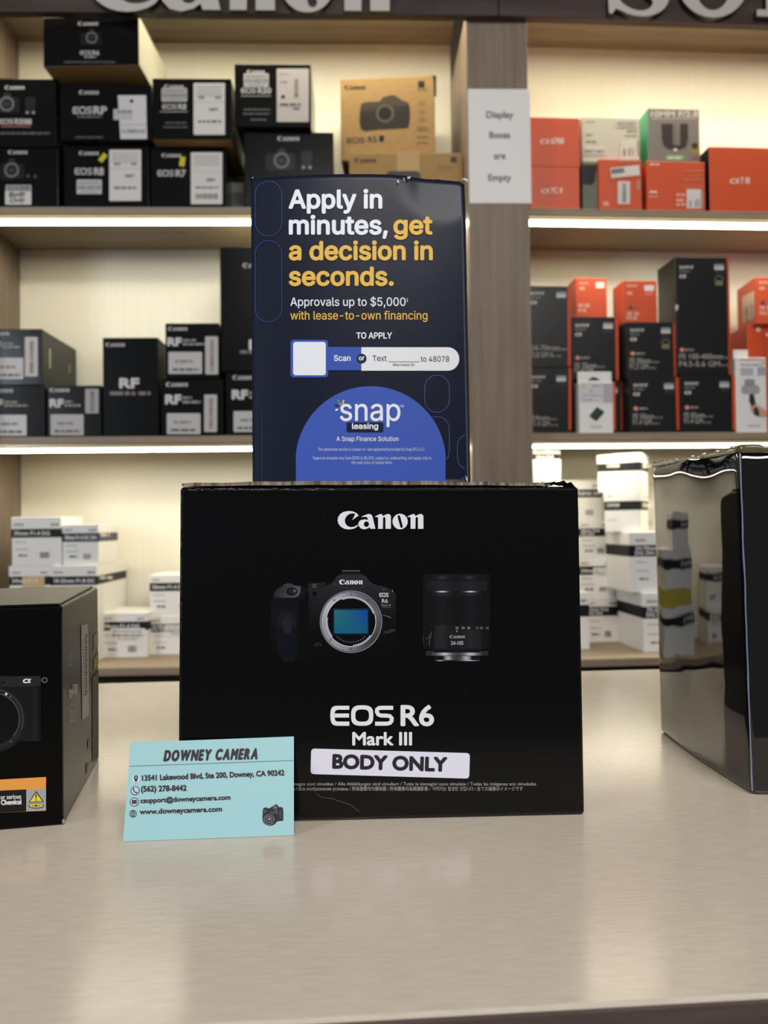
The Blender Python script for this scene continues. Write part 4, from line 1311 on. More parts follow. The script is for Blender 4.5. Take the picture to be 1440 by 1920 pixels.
WB = (232, 231, 236)
P = Print(); P.canon(633, 991.5, 161, WB); P.build('maker_logo', hm, hero, 'ink', .0002)
P = Print(); P.eos(619.2, 1361, 38.6, WB, 0, 119.3); P.text('R6', 752.5, 1359.8, 36.5, WB, w=60, bold=.042, n=8); P.text('Mark III', 661.5, 1396.5, 23.2, WB, w=110, bold=.045, n=8); P.build('product_name', hm, hero, 'ink', .0002)
P = Print()
for t, y, x0, x1 in (('Les images sont simul\u00e9es / Alle Abbildungen sind simuliert / Tutte le immagini sono simulate / Todas las im\u00e1genes son simuladas', 1472.5, 534, 1005),
                     ('simuladas / \u0412\u0441\u0435 \u0438\u0437\u043e\u0431\u0440\u0430\u0436\u0435\u043d\u0438\u044f \u0443\u0441\u043b\u043e\u0432\u043d\u044b / \u6240\u6709\u56fe\u50cf\u5747\u4e3a\u6a21\u62df\u56fe / \u6240\u6709\u5716\u50cf\u5747\u70ba\u6a21\u64ec\u5f71\u50cf / \u00a0\uc774\ubbf8\uc9c0\ub294 \ud569\uc131\ub41c \uac83\uc785\ub2c8\ub2e4 / \u5168\u3066\u306e\u753b\u50cf\u306f\u30a4\u30e1\u30fc\u30b8\u3067\u3059', 1481.8, 526, 980)):
    P.text(t, x0, y, 6.0, (150, 148, 146), w=x1 - x0, bold=.02, n=3)
P.build('small_print', hm, hero, 'ink', .0002)

# printed camera picture (field: x = 500 + X / 5.54, y = 1050 + Y / 5.54)
P = Print()


def q(pts):
    return [(500 + a / 5.54, 1050 + b / 5.54) for a, b in pts]


body = [(45, 1062), (42, 800), (44, 560), (50, 430), (70, 350), (110, 295), (165, 258), (210, 246), (262, 252), (330, 262), (380, 282), (425, 300), (470, 300), (560, 292), (640, 262), (690, 228), (715, 190), (735, 162), (770, 152), (880, 146), (990, 152), (1030, 166), (1055, 205), (1090, 240), (1150, 262), (1230, 280), (1300, 310), (1338, 345), (1350, 400), (1352, 700), (1350, 1062)]


def shade(x, y):
    X, Y = (x - 500) * 5.54, (y - 1050) * 5.54
    t = max(0, min(1, (Y - 150) / 600))
    a = (46 - 34 * t, 47 - 35 * t, 54 - 42 * t)
    if X < 420:
        a = (19, 19, 21)
    if Y > 600:
        k = max(0.0, 1 - (Y - 600) / 420)
        a = tuple(8 + (c - 8) * k for c in a)
    return a


xs = [500 + a / 5.54 for a in range(45, 1351, 18)]
ys_top = {}
bt = body[3:29]


def topy(x):
    X = (x - 500) * 5.54
    for i in range(len(bt) - 1):
        if bt[i][0] <= X <= bt[i + 1][0]:
            t = (X - bt[i][0]) / max(1e-6, bt[i + 1][0] - bt[i][0])
            return 1050 + (bt[i][1] + (bt[i + 1][1] - bt[i][1]) * t) / 5.54
    return 1050 + (430 if X < 60 else 400) / 5.54


P.band(xs, topy, lambda x: 1050 + 1062 / 5.54, shade, 0, 16)
P.poly(q([(770, 150), (785, 122), (785, 106), (968, 106), (968, 122), (992, 150)]), (24, 24, 26), 1)
P.poly(q([(785, 106), (968, 106), (970, 118), (783, 118)]), (84, 82, 76), 2)
P.poly(q([(432, 300), (430, 252), (450, 242), (600, 230), (614, 236), (616, 268), (560, 290)]), (34, 34, 32), 1)
P.poly(q([(470, 246), (520, 242), (520, 290), (472, 294)]), (66, 64, 54), 2)
P.poly(q(sm([(170, 268), (205, 244), (250, 244), (285, 262), (285, 272), (200, 276)])), (60, 62, 66), 1)
P.poly(q(sm([(75, 385), (110, 300), (190, 268), (335, 268), (355, 290), (345, 350), (310, 385), (220, 392)])), lambda x, y: (78, 80, 86) if x > 545 else (38, 39, 42), 2)
P.disc(547, 1109, 10.2, (16, 16, 18), 3, 7.6); P.disc(548, 1109, 7.6, (34, 36, 40), 4, 5.6); P.disc(552.5, 1108, 1.6, (112, 114, 120), 5, 2.6)
P.disc(589.6, 1113, 4.2, (10, 10, 11), 2)
P.poly(q(sm([(100, 640), (150, 545), (240, 535), (300, 600), (310, 800), (300, 1040), (180, 1050), (110, 900)])), lambda x, y: (26, 28, 35) if y < 1175 else (17, 19, 26), 1)
P.poly(q(sm([(160, 640), (200, 590), (250, 600), (262, 680), (240, 760), (180, 740)])), (33, 35, 42), 2)
P.poly(q([(418, 300), (440, 330), (436, 860), (420, 1060), (330, 1060), (330, 420), (380, 400)]), (11, 11, 12), 1)
P.disc(596.6, 1214, 9.2, (12, 12, 13), 2, 9); P.ring(596.6, 1214, 7.4, 8.6, (64, 64, 66), 3, 200, 330); P.ring(596.6, 1214, 4.0, 5, (44, 44, 46), 3, 180, 340)
P.poly(q([(1205, 570), (1300, 595), (1308, 700), (1215, 770), (1195, 700)]), (13, 13, 14), 1)
P.line(q([(1207, 575), (1250, 582), (1294, 602)]), .9, (130, 130, 136), 2)
P.poly(q([(1205, 740), (1300, 715), (1340, 720), (1330, 745), (1210, 772)]), (46, 47, 52), 1)
P.poly(q(sm([(1195, 480), (1290, 486), (1304, 470), (1300, 490), (1250, 500), (1205, 496)])), (56, 56, 60), 2)
P.line(q([(690, 232), (720, 262), (790, 292), (880, 300), (975, 292), (1050, 262), (1080, 240)]), 1.0, (58, 60, 68), 1)
cx, cy = 500 + 876 / 5.54, 1050 + 640 / 5.54
P.disc(cx, cy, 59.3, (30, 31, 34), 2, n=64)
P.ring(cx, cy, 56.5, 58.6, (120, 124, 134), 3, n=64)
NR = 96
for i in range(NR):
    a0, a1 = 360.0 * i / NR, 360.0 * (i + 1) / NR
    am = math.radians((a0 + a1) / 2)
    g = 128 + 50 * math.cos(am - math.radians(195)) + 16 * math.cos(3 * am + .6)
    P.ring(cx, cy, 46.5, 55.6, (g * .97, g * .98, g * 1.03), 3, a0, a1, n=1)
P.ring(cx, cy, 46.0, 47.2, (208, 208, 212), 4, n=72)
P.disc(cx, cy, 46.0, (9, 9, 10), 4, n=64)
for a0, a1 in ((-112, -20), (35, 85), (142, 190)):
    P.ring(cx, cy, 43.6, 46.4, (168, 170, 176), 5, a0, a1, n=20)
P.rect(cx - 34.5, cy - 24.5, cx + 34, cy + 25, (10, 28, 44), 5)
GX, GY = 10, 8
for i in range(GX):
    for j in range(GY):
        x0, x1 = cx - 31.5 + 63 * i / GX, cx - 31.5 + 63 * (i + 1) / GX
        y0, y1 = cy - 22 + 44 * j / GY, cy - 22 + 44 * (j + 1) / GY

        def sc(x, y):
            s, t = (x - cx + 31.5) / 63, (y - cy + 22) / 44
            g = (24 + 20 * (1 - s) * (1 - t), 104 - 34 * s * (1 - t) + 10 * (1 - s) - 14 * t, 112 + 40 * s * (1 - t) + 14 * t)
            return g
        P.quad([(x0, y0), (x1, y0), (x1, y1), (x0, y1)], sc, 6)
P.line([(cx - 34, cy - 24), (cx + 33.6, cy - 24)], .6, (34, 78, 110), 6)
for i in range(13):
    a = math.radians(48 + 84 * i / 12)
    P.rot(cx + 38.5 * math.cos(a), cy + 38.5 * math.sin(a), 1.1, 2.2, math.degrees(a) + 90, (150, 150, 150), 6)
for a in (-128, -52, 0, 42, 138, 90):
    P.ring(cx + 51.3 * math.cos(math.radians(a)), cy + 51.3 * math.sin(math.radians(a)), 1.3, 2.2, (62, 64, 70), 5, n=14)
P.rect(cx - 1.1, cy - 52.5, cx + 1.1, cy - 49.5, (176, 46, 50), 5)
P.canon(636, 1095.6, 43.5, (228, 228, 232), 3)
P.eos(711, 1119.4, 8, (206, 206, 208), 3, 17.5)
P.text('R6', 716, 1130.2, 7.2, (186, 186, 188), 3, w=11, bold=.03); P.text('Mark III', 715.2, 1136.4, 3.6, (150, 150, 152), 3, w=17)
P.rect(718.5, 1104, 721, 1107, (96, 96, 98), 3); P.rect(735.5, 1106, 736.8, 1109.5, (150, 150, 152), 3)
P.build('camera_picture', hm, hero, 'ink_gloss', .00015, .00003)

# printed lens picture (field: x = 780 + X / 9, y = 1050 + Y / 9)
P = Print()


def ln(x0, x1, y0, y1, base, peaks, layer=0, rows=1):
    def col(x, y):
        X = (x - 780) * 9
        g = base
        for (p, w, a) in peaks:
            g += a * math.exp(-((X - p) / w) ** 2)
        return (g, g, g * 1.08)
    k = max(2, int((x1 - x0) / 30))
    P.band([780 + (x0 + (x1 - x0) * i / k) / 9 for i in range(k + 1)], lambda x: 1050 + y0 / 9, lambda x: 1050 + y1 / 9, col, layer, rows)


PK = [(450, 130, 1), (920, 130, 1)]


def pk(a):
    return [(p, w, a) for p, w, _ in PK]


ln(115, 1250, 235, 1505, 17, [(680, 420, 9)], 0)
ln(150, 1220, 240, 350, 22, pk(8), 1)
ln(330, 1050, 268, 325, 26, [(440, 70, 24), (900, 70, 24)], 2)
ln(180, 1200, 355, 520, 30, pk(8), 1)
ln(250, 1110, 522, 545, 24, [(440, 90, 180), (920, 90, 180)], 2)
ln(260, 1110, 548, 605, 24, pk(18), 2)
ln(130, 1230, 610, 1095, 22, pk(9), 1)
for i in range(56):
    X = 150 + 1060 * i / 55
    P.rect(780 + X / 9, 1118.5, 780 + X / 9 + .55, 1171.5, (14, 14, 16), 2)
ln(310, 1120, 1100, 1180, 26, [(440, 110, 16)], 1)
ln(300, 1110, 1185, 1500, 28, [(420, 110, 12), (930, 130, 10)], 1)
ln(165, 1220, 1535, 1612, 46, [], 2)
P.poly([(780 + a / 9, 1050 + b / 9) for a, b in ((240, 1505), (1120, 1505), (1060, 1560), (310, 1560))], (20, 20, 24), 3)
ln(270, 1100, 1562, 1612, 66, [(480, 110, 120), (920, 110, 120)], 4)
ln(310, 1080, 1618, 1700, 22, [], 2)
ln(465, 930, 1620, 1690, 60, [(540, 60, 110), (850, 70, 110)], 3)
ln(310, 1080, 1688, 1704, 34, [(410, 60, 150), (900, 130, 150)], 4)
for t, X in (('24', 690), ('35', 795), ('50', 890), ('70', 1030), ('85', 1105), ('105', 1203)):
    g = 150 if X < 1000 else 104
    P.text(t, 780 + X / 9, 1050 + 1165 / 9, 4.2, (g, g, g), 3, w=5.4, al='c', bold=.03)
P.rect(856, 1181.5, 857.2, 1185, (190, 190, 190), 3)
P.canon(843, 1196.6, 28.5, (150, 148, 148), 3)
P.text('24-105', 845.5, 1208.8, 6.6, (170, 170, 172), 3, w=23, bold=.04)
P.line([(808.5, 1184), (807.5, 1196), (805, 1198), (804.8, 1210)], .7, (120, 118, 108), 3); P.line([(799, 1198), (805, 1194), (805, 1190)], .7, (110, 108, 98), 3); P.line([(793.8, 1189), (794, 1207)], .4, (90, 90, 90), 3)
P.build('lens_picture', hm, hero, 'ink_gloss', .00015, .00003)

# body-only sticker
P = Print()
a = math.radians(1.66)
cxx, cyy, W, H = 731.6, 1431.4, 297.5, 47.8
sp = []
for (sx, sy, b0) in ((1, -1, -90), (1, 1, 0), (-1, 1, 90), (-1, -1, 180)):
    for i in range(5):
        t = math.radians(b0 + 90 * i / 4)
        X, Y = sx * (W / 2 - 6) + 6 * math.cos(t), sy * (H / 2 - 6) + 6 * math.sin(t)
        sp.append((cxx + X * math.cos(a) - Y * math.sin(a), cyy + X * math.sin(a) + Y * math.cos(a)))
P.poly(sp, (228, 226, 240))
st = P.build('body_only_sticker', hm, hero, 'paper', .0003)
st['label'] = 'white rounded sticker'
P = Print(); P.text('BODY ONLY', 624.5, 1439.3, 24.3, (38, 36, 42), 0, w=212, bold=.072, rot=1.6, n=8)
P.build('lettering', hm, st, 'paper', .0004)

# ---- poster standing on the carton
PZ = tl.z + 0.0036
pc = CAM.y + 0.4965
pu = Vector((1, 0.043, 0)).normalized()
pn = Vector((pu.y, -pu.x, 0))


def pdepth(u):
    """forward depth of the bowed sheet"""
    return 0.0072 * (u / 0.0695) ** 2


p_mid = hit(675, 620, (0, 0.4965, 0), Vector((0, 1, 0)))
p_mid = Vector((p_mid.x, p_mid.y, 0))


def psurf(px, py):
    d = 0.0
    for _ in range(6):
        p = hit(px, py, p_mid - pn * d, pn)
        u = (p - p_mid).dot(pu)
        d = pdepth(u) + lean * (p.z - PZ)
    k = 2 * 0.0072 * u / 0.0695 ** 2
    nn = (pn + pu * k + Vector((0, 0, lean))).normalized()
    return p, nn


lean = 0.03
u0 = (psurf(472, 620)[0] - p_mid).dot(pu)
u1 = (psurf(877, 620)[0] - p_mid).dot(pu)
ztl, ztr = psurf(472, 335)[0].z, psurf(876, 337)[0].z
MP = Matrix.Translation(p_mid + Vector((0, 0, PZ)))
bm = bmesh.new()
nu, nz = 48, 60
gr = []
rp = random.Random(11)
for j in range(nz + 1):
    row = []
    for i in range(nu + 1):
        s, t = i / nu, j / nz
        u = u0 + (u1 - u0) * s
        zt = ztl + (ztr - ztl) * s
        if j == nz and s > .66:
            zt += 0.0006 * noise.noise(Vector((s * 60, 2, 0))) - (0.0022 if s > .985 else 0)
        z = PZ + (zt - PZ) * t
        d = pdepth(u) + lean * (z - PZ)
        # dented top right corner, pushed back below a curved crease
        cu, cz = (u - u0) / (u1 - u0), (zt - z)
        e = (cu - 0.66) / 0.34
        if e > 0:
            lim = 0.004 + 0.026 * min(1, math.sin(math.pi * min(1, e * .62 + .1)))
            if cz < lim:
                d += (lim - cz) * 0.13 * min(1, e * 3)
        row.append((p_mid - pn * d + pu * u + Vector((0, 0, z)) - Vector((p_mid.x, p_mid.y, PZ))))
    gr.append([bm.verts.new(Vector((q_.x, q_.y, q_.z))) for q_ in [r - Vector((0, 0, 0)) for r in row]])
for j in range(nz):
    for i in range(nu):
        bm.faces.new([gr[j][i], gr[j][i + 1], gr[j + 1][i + 1], gr[j + 1][i]])
for f in bm.faces:
    f.smooth = True
geo = bmesh.ops.solidify(bm, geom=list(bm.faces), thickness=0.0006)
M['navy'] = grain(mat('navy_coated_card', rough=0.36, spec=0.5), (200, 200, 200), (27, 36, 59), (30, 40, 65), 1.0)
pm = mesh_of('counter_poster', bm, [M['navy']], True)
poster = link('counter_poster', pm, None, MP)
tag(poster, 'navy leasing poster with white and gold lettering, standing on the black carton', 'poster')
GOLD, PWH = (232, 186, 84), (236, 238, 246)


def pmap(x, y):
    return psurf(x, y)


def ptext(name, rows):
    P = Print()
    for r in rows:
        P.text(*r[:4], r[4], 1, **r[5])
    P.build(name, pmap, poster, 'ink', .0005, .00005)


I8 = dict(f='i', bold=.050, n=8)
ptext('headline', [('Apply in', 543, 390.5, 33, PWH, dict(w=172, **I8)), ('minutes,', 543.5, 439, 33, PWH, dict(w=182, **I8)), ('get', 739, 439, 33, GOLD, dict(w=70, **I8)),
                   ('a decision in', 543.5, 487, 33, GOLD, dict(w=266, **I8)), ('seconds.', 543.5, 535, 33, GOLD, dict(w=193, **I8))])
I3 = dict(f='i', bold=.012, n=4)
ptext('offer_lines', [('Approvals up to $5,000', 545, 574, 15.5, PWH, dict(w=215, **I3)), ('1', 761.5, 566, 6, PWH, dict(f='i')), ('with lease-to-own financing', 545, 599.5, 15.5, GOLD, dict(w=256, **I3)),
                      ('TO APPLY', 668.5, 635, 11, PWH, dict(w=66, f='i', bold=.04, n=6))])
P = Print()
BL, BL2 = (60, 88, 176), (66, 92, 182)
P.rrect(545, 637.5, 615.5, 708, 6, BL, 0); P.rrect(550, 641.5, 611, 704, 5, (236, 238, 244), 1)
P.rect(611, 651, 679, 694.5, BL, 0, 6); P.rrect(677.5, 651.5, 860.5, 695.5, 21.5, (234, 234, 236), 1, right_only=True)
P.disc(678, 672.8, 9.3, (28, 36, 60), 2)
P.text('or', 678, 675.8, 8.5, PWH, 3, w=10, f='i', al='c', bold=.04); P.text('Scan', 626.5, 677, 10.4, PWH, 2, w=30.5, f='i', bold=.035)
for t, x, y, h, w in (('Text', 698.5, 677.2, 10.2, 26), ('to 48078', 788.5, 678.6, 10.2, 53), ('Merchant ID', 737, 686.8, 5, 40)):
    P.text(t, x, y, h, (48, 52, 66), 2, w=w, f='i', bold=.012, n=4)
P.rect(728, 678.2, 787, 679.2, (60, 64, 76), 2, 8)
P.build('apply_bar', pmap, poster, 'ink', .0005, .00008)
OUT = (62, 74, 146)
P = Print()


def dome_y(x):
    return 865 - math.sqrt(max(0, 140.5 ** 2 - (x - 695) ** 2))


inside_p = lambda x, y: x < 875.5 and y < 902
P.cap_outline(479, 340.5, 529, 443, 1.0, OUT); P.cap_outline(479, 452, 529, 604, 1.0, OUT); P.cap_outline(796, 704, 842, 773.5, 1.0, (84, 92, 150))
P.cap_outline(796, 781.5, 842, 870, 1.0, (84, 92, 150), 0, lambda x, y: y < dome_y(min(x, 835)) or x > 835.5)
P.cap_outline(857, 814, 903, 881, 1.0, (84, 92, 150), 0, inside_p); P.cap_outline(860, 891, 905, 960, 1.0, (84, 92, 150), 0, inside_p); P.cap_outline(446, 755, 492, 960, 1.0, (44, 56, 104), 0, lambda x, y: x > 473.5 and y < 915)
P.build('outline_pattern', pmap, poster, 'ink', .0005)
P = Print()
xs = sorted(set([555 + 140 * (1 - math.cos(a * math.pi / 60)) for a in range(61)] + [695 + 140 * math.sin(a * math.pi / 60) for a in range(31)]))
P.band(xs, dome_y, lambda x: 921, BL2, 0, 4)
dome = P.build('blue_dome', pmap, poster, 'ink', .0005)
P = Print()
P.text('snap', 638, 789, 41, (240, 241, 246), 1, w=112, f='i', bold=.012, n=8); P.text('TM', 748.5, 764, 4.2, PWH, 1, w=8, f='i')
for x0, y0, x1, y1, c in ((633.5, 751, 637, 756.5, (78, 156, 124)), (644.3, 751.5, 642.8, 757, (232, 186, 110)), (629.5, 760, 633, 761.8, (26, 32, 54)), (630.2, 769.3, 632.8, 768, (236, 238, 244)), (638, 758, 640, 760, (210, 130, 80))):
    P.poly(capsule(x0, y0, x1, y1, 1.6), c, 1)
P.rrect(650, 792.5, 718.5, 810.5, 2.5, (24, 30, 52), 2, 5); P.text('leasing', 660.5, 804.3, 10, PWH, 3, w=48, f='i', bold=.05, n=6)
P.text('A Snap Finance Solution', 631, 827.2, 8.4, PWH, 1, w=116, f='i', bold=.015, n=4)
P.text('The advertised service is a lease-to-own agreement provided by Snap RTO LLC.', 596, 845.5, 5.8, (206, 212, 236), 1, w=201, f='i')
P.text('\u00b9Approval amounts vary from $300 to $5,000, subject to underwriting, and apply only to', 586, 861.8, 5.8, (206, 212, 236), 1, w=222, f='i')
P.text('the cash price of leased items.', 659, 870.2, 5.8, (206, 212, 236), 1, w=77, f='i')
P.build('logo_and_terms', pmap, dome, 'ink', .0006, .00008)
P = Print()
for pts in ([(744, 340), (747, 338), (748, 343), (745, 345)], [(763, 333), (770, 332), (768, 336), (764, 337)], [(864, 337), (870, 335), (876, 337), (876.5, 343), (872, 340)], [(872, 892), (876, 897), (876.5, 903), (873, 901)], [(473, 334), (476, 333.5), (475, 336)], [(756, 334), (757, 343), (758, 335)]):
    P.poly(pts, (196, 196, 200))
P.build('chipped_edges', pmap, poster, 'paper', .0010)

# ---- business card leaning on the carton
c0, c1 = on_z(230.5, 1578.5), on_z(551, 1567)
cx_ = (c1 - c0).normalized()
cb = Vector((-cx_.y, cx_.x, 0))
tp = hit(551, 1381.5, bl + fn * 0.0009, fn)       # the top edge rests on the carton
up = (tp - c1)
up = (up - cx_ * up.dot(cx_)).normalized()
if up.z < 0:
    up = -up
cn = cx_.cross(up).normalized()
if cn.y > 0:
    cn = -cn
Mcard = Matrix.Translation((c0 + c1) / 2 + Vector((0, 0, 0.0002)))
bm = bmesh.new()
cq = [c0, c1, hit(551, 1381.5, c0, cn), hit(245, 1393, c0, cn)]
t_ = [bm.verts.new(p - (c0 + c1) / 2) for p in cq]
t2 = [bm.verts.new(p - (c0 + c1) / 2 - cn * 0.0004) for p in cq]
bm.faces.new(t_); bm.faces.new(t2[::-1])
for i in range(4):
    bm.faces.new([t_[i], t2[i], t2[(i + 1) % 4], t_[(i + 1) % 4]])
M['card'] = add_bump(mat('pale_blue_coated_card', (160, 206, 210), 0.36, 0.5), (1, 1, 1), 160, 0.10, 0.0004)
card = link('business_card', mesh_of('business_card', bm, [M['card']]), None, Mcard)
tag(card, 'pale blue business card leaning against the lower left of the black carton', 'card')
cm = plane_map(c0 + Vector((0, 0, .0002)), cn)
CI = (64, 50, 54)
TL_ = -1.95
P = Print(); P.spaced('DOWNEY', 307.5, 1426.5, 18.5, 85.5, .60, CI, 0, bold=.075, shear=.2, rot=-1.2); P.spaced('CAMERA', 404, 1424.3, 18.5, 77.5, .60, CI, 0, bold=.075, shear=.2, rot=-1.2)
P.line([(242, 1436.8), (390, 1431.6), (550, 1425.8)], .9, (92, 116, 122)); P.build('shop_name', cm, card, 'ink', .0002)
P = Print()
for t, x, y, h, w, r in (('13541 Lakewood Blvd, Ste 200, Downey, CA 90242', 267, 1463.8, 9.6, 266, -2.2), ('(562) 278-8442', 265, 1484.3, 10, 84.5, -1.3), ('csupport@downeycamera.com', 264, 1505.6, 8.6, 168, -2.2), ('www.downeycamera.com', 262.4, 1526.6, 9.0, 153.5, -2.0)):
    P.text(t, x, y, h, CI, 0, w=w, bold=.06, rot=r, n=8)
P.build('contact_lines', cm, card, 'ink', .0002)
P = Print()
P.disc(255.3, 1460.5, 7.2, (206, 224, 228), 0); P.poly(sm([(255.2, 1467), (251.5, 1460), (251.3, 1456.5), (255.2, 1453.6), (259, 1456.3), (258.7, 1460)]), CI, 1); P.disc(255.2, 1458, 1.5, (206, 224, 228), 2)
P.disc(253.4, 1482.5, 7.2, (188, 214, 218), 0); P.ring(253.4, 1482.5, 7.0, 8.2, CI, 1); P.line([(250.6, 1478.2), (250.4, 1481.5), (252.6, 1485), (256.4, 1486.4)], 2.0, CI, 1); P.disc(250.6, 1478.6, 1.5, CI, 1); P.disc(256.2, 1486, 1.5, CI, 1)
P.disc(252, 1503.8, 7.2, (188, 214, 218), 0); P.ring(252, 1503.8, 7.0, 8.2, CI, 1); P.rect(247.4, 1500, 256.8, 1507.4, (84, 66, 68), 1)
for a0, b0 in ((7.0, 7.0), (3.2, 7.0)):
    P.mark([(ell(0, 0, a0, b0, 30), [ell(0, 0, a0 - .9, b0 - .9, 30)])], 0, 0, 1, 1, 249.6, 1525.8, 1, 1, CI, 0)
P.rect(249.2, 1519, 250, 1532.6, CI); P.rect(243, 1525.4, 256.2, 1526.2, CI); P.rect(244, 1521.8, 255.2, 1522.5, CI); P.rect(244, 1529.2, 255.2, 1529.9, CI)
P.build('contact_icons', cm, card, 'ink', .0002, .00005)
P = Print()
P.poly(sm([(493, 1519), (495, 1515), (500, 1514), (504, 1516), (509, 1513), (513, 1511), (516, 1508.5), (520, 1509), (523, 1513), (529, 1514), (531, 1520), (531, 1536), (529, 1539), (520, 1540), (514, 1546), (505, 1548), (497, 1545), (492.5, 1538)]), (44, 42, 50))
for pts, g in (([(513, 1511.5), (519, 1511), (521, 1516), (512, 1517)], 104), ([(523, 1520), (529, 1519), (529, 1535), (524, 1537)], 66), ([(495, 1519), (500, 1518), (500, 1523), (495, 1525)], 84), ([(512, 1518), (520, 1519), (521, 1528), (516, 1523)], 88)):
    P.poly(pts, (g, g, g + 6), 1)
P.ring(504.5, 1536.5, 8.6, 10, (126, 126, 132), 1); P.disc(504.5, 1536.5, 8.4, (30, 28, 34), 1); P.ring(504.5, 1536.5, 5.4, 6.4, (150, 150, 156), 2); P.disc(504.5, 1536.5, 4.2, (78, 78, 86), 2); P.disc(505.5, 1535.5, 1.4, (206, 206, 210), 3)
P.line([(515, 1526), (511, 1523), (506, 1523)], 1, (130, 130, 136), 2)
P.build('camera_drawing', cm, card, 'ink', .0002, .00005)

# ---- black boxed camera at the left
fb, bb = on_z(118.5, 1547), on_z(185.5, 1421)
ld = (bb - fb); ld.z = 0
LD = ld.length
ld.normalize()
lx = Vector((-ld.y, ld.x, 0))                # towards the left
ln_ = ld.cross(Vector((0, 0, 1))).normalized()
if ln_.x < 0:
    ln_ = -ln_
LW = 0.165
ztop = hit(114.5, 1136, fb, ln_).z
up3 = Vector((0, 0, ztop))
lfl, lbl_ = fb + lx * LW, bb + lx * LW
lbox = hexa('camera_box', [lfl, fb, fb + up3, lfl + up3], [lbl_, bb, bb + up3, lbl_ + up3], [M['film_black']],
            'black camera box with an orange warning label at the left edge of the counter', 'box', None, 0.0014, 3)
lf = plane_map(fb, -ld)
lr = plane_map(fb, ln_)
linv = lbox.matrix_world.inverted()
bm = bmesh.new()
q0 = [fb + lx * .0012 + up3 - ld * .0, bb + lx * .0035 + up3, lbl_ - lx * .001 + up3, lfl - lx * .001 + up3]
for k in range(1):
    a_ = [bm.verts.new(linv @ (p + Vector((0, 0, .0002)))) for p in q0]
    b_ = [bm.verts.new(linv @ (p + Vector((0, 0, .0012)))) for p in q0]
    bm.faces.new(a_[::-1]); bm.faces.new(b_)
    for i in range(4):
        bm.faces.new([a_[i], a_[(i + 1) % 4], b_[(i + 1) % 4], b_[i]])
M['flap_black'] = add_bump(mat('black_coated_flap', (14, 14, 13), 0.36, 0.28), (1, 1, 1), 900, 0.25, 0.0006, 3)
link('top_flap', mesh_of('top_flap', bm, [M['flap_black']]), lbox)
P = Print()
P.rrect(-80, 1267.5, 77, 1390, 4, (20, 21, 22), 0)
P.poly([(-80, 1269), (60, 1267.5), (76, 1267), (76, 1285), (60, 1287), (-80, 1288)], (37, 39, 42), 1)
P.rrect(60, 1286, 77, 1390, 3, lambda x, y: (14, 14, 15) if x > 70 else (26, 27, 28), 1)
P.ring(84, 1275, 3.4, 5.4, (104, 104, 106), 2); P.rect(77, 1273, 80, 1277, (84, 84, 86), 2)
P.rrect(2, 1277.5, 10, 1281.5, 1.5, (14, 14, 15), 2)
P.disc(-12, 1348, 63, (24, 25, 26), 2, n=60); P.ring(-12, 1348, 48, 58, (34, 36, 38), 3, n=60); P.ring(-12, 1348, 55, 57, (62, 64, 66), 4, -90, 20); P.ring(-12, 1348, 48, 49.5, (84, 86, 88), 4, -90, 40)
P.disc(-12, 1348, 47, (10, 10, 11), 4, n=50)
P.disc(12, 1301, 2.6, (206, 206, 208), 5); P.disc(20, 1306, 1.6, (110, 110, 112), 5); P.disc(20.5, 1390, 1.8, (96, 96, 98), 5)
P.text('\u03b1', 43, 1280, 9, (226, 226, 226), 4, w=14, bold=.07, shear=.22)
P.build('camera_picture', lf, lbox, 'ink', .0002, .00005)
P = Print()
P.quad([(-40, 1463.6), (86.5, 1456.5), (86.5, 1478), (-40, 1484)], (236, 160, 72), 0)
P.quad([(-40, 1484), (49.5, 1479.8), (49.5, 1521), (-40, 1525)], (18, 18, 19), 0)
P.quad([(49.5, 1479.8), (86.5, 1478), (86.5, 1519), (49.5, 1521)], (168, 166, 170), 0)
P.quad([(-40, 1525), (49.5, 1521), (86.5, 1519), (86.5, 1519.8), (49.5, 1522.2), (-40, 1526.4)], (206, 140, 70), 0)
P.text('or serious', 1.5, 1498.5, 8.6, (222, 222, 222), 1, w=38.5, bold=.03, rot=-2.3); P.text('Chemical', 2.5, 1508.5, 8.6, (226, 226, 226), 1, w=37.5, bold=.07, rot=-2.3)
P.poly([(68, 1482.5), (82.5, 1503), (54, 1504.5)], (34, 30, 24), 1); P.poly([(68, 1485.8), (79.8, 1501.8), (56.6, 1503)], (232, 214, 84), 2); P.poly([(66.6, 1489), (69.4, 1489), (68.6, 1497), (67.4, 1497)], (34, 30, 24), 3); P.disc(68, 1499.6, 1.3, (34, 30, 24), 3)
P.disc(68, 1510.5, 14.5, (34, 30, 24), 1, 5); P.disc(68, 1510, 13, (222, 206, 92), 2, 3.9); P.rect(60, 1509.6, 76, 1510.8, (44, 40, 30), 3); P.rot(68, 1510.2, 2.2, 4.6, 0, (44, 40, 30), 3)
wl = P.build('warning_label', lf, lbox, 'paper', .0003, .00006)
wl['label'] = 'orange, black and grey warning label'
P = Print()


def sq(pts, col, layer=0):
    P.quad(pts, col, layer)


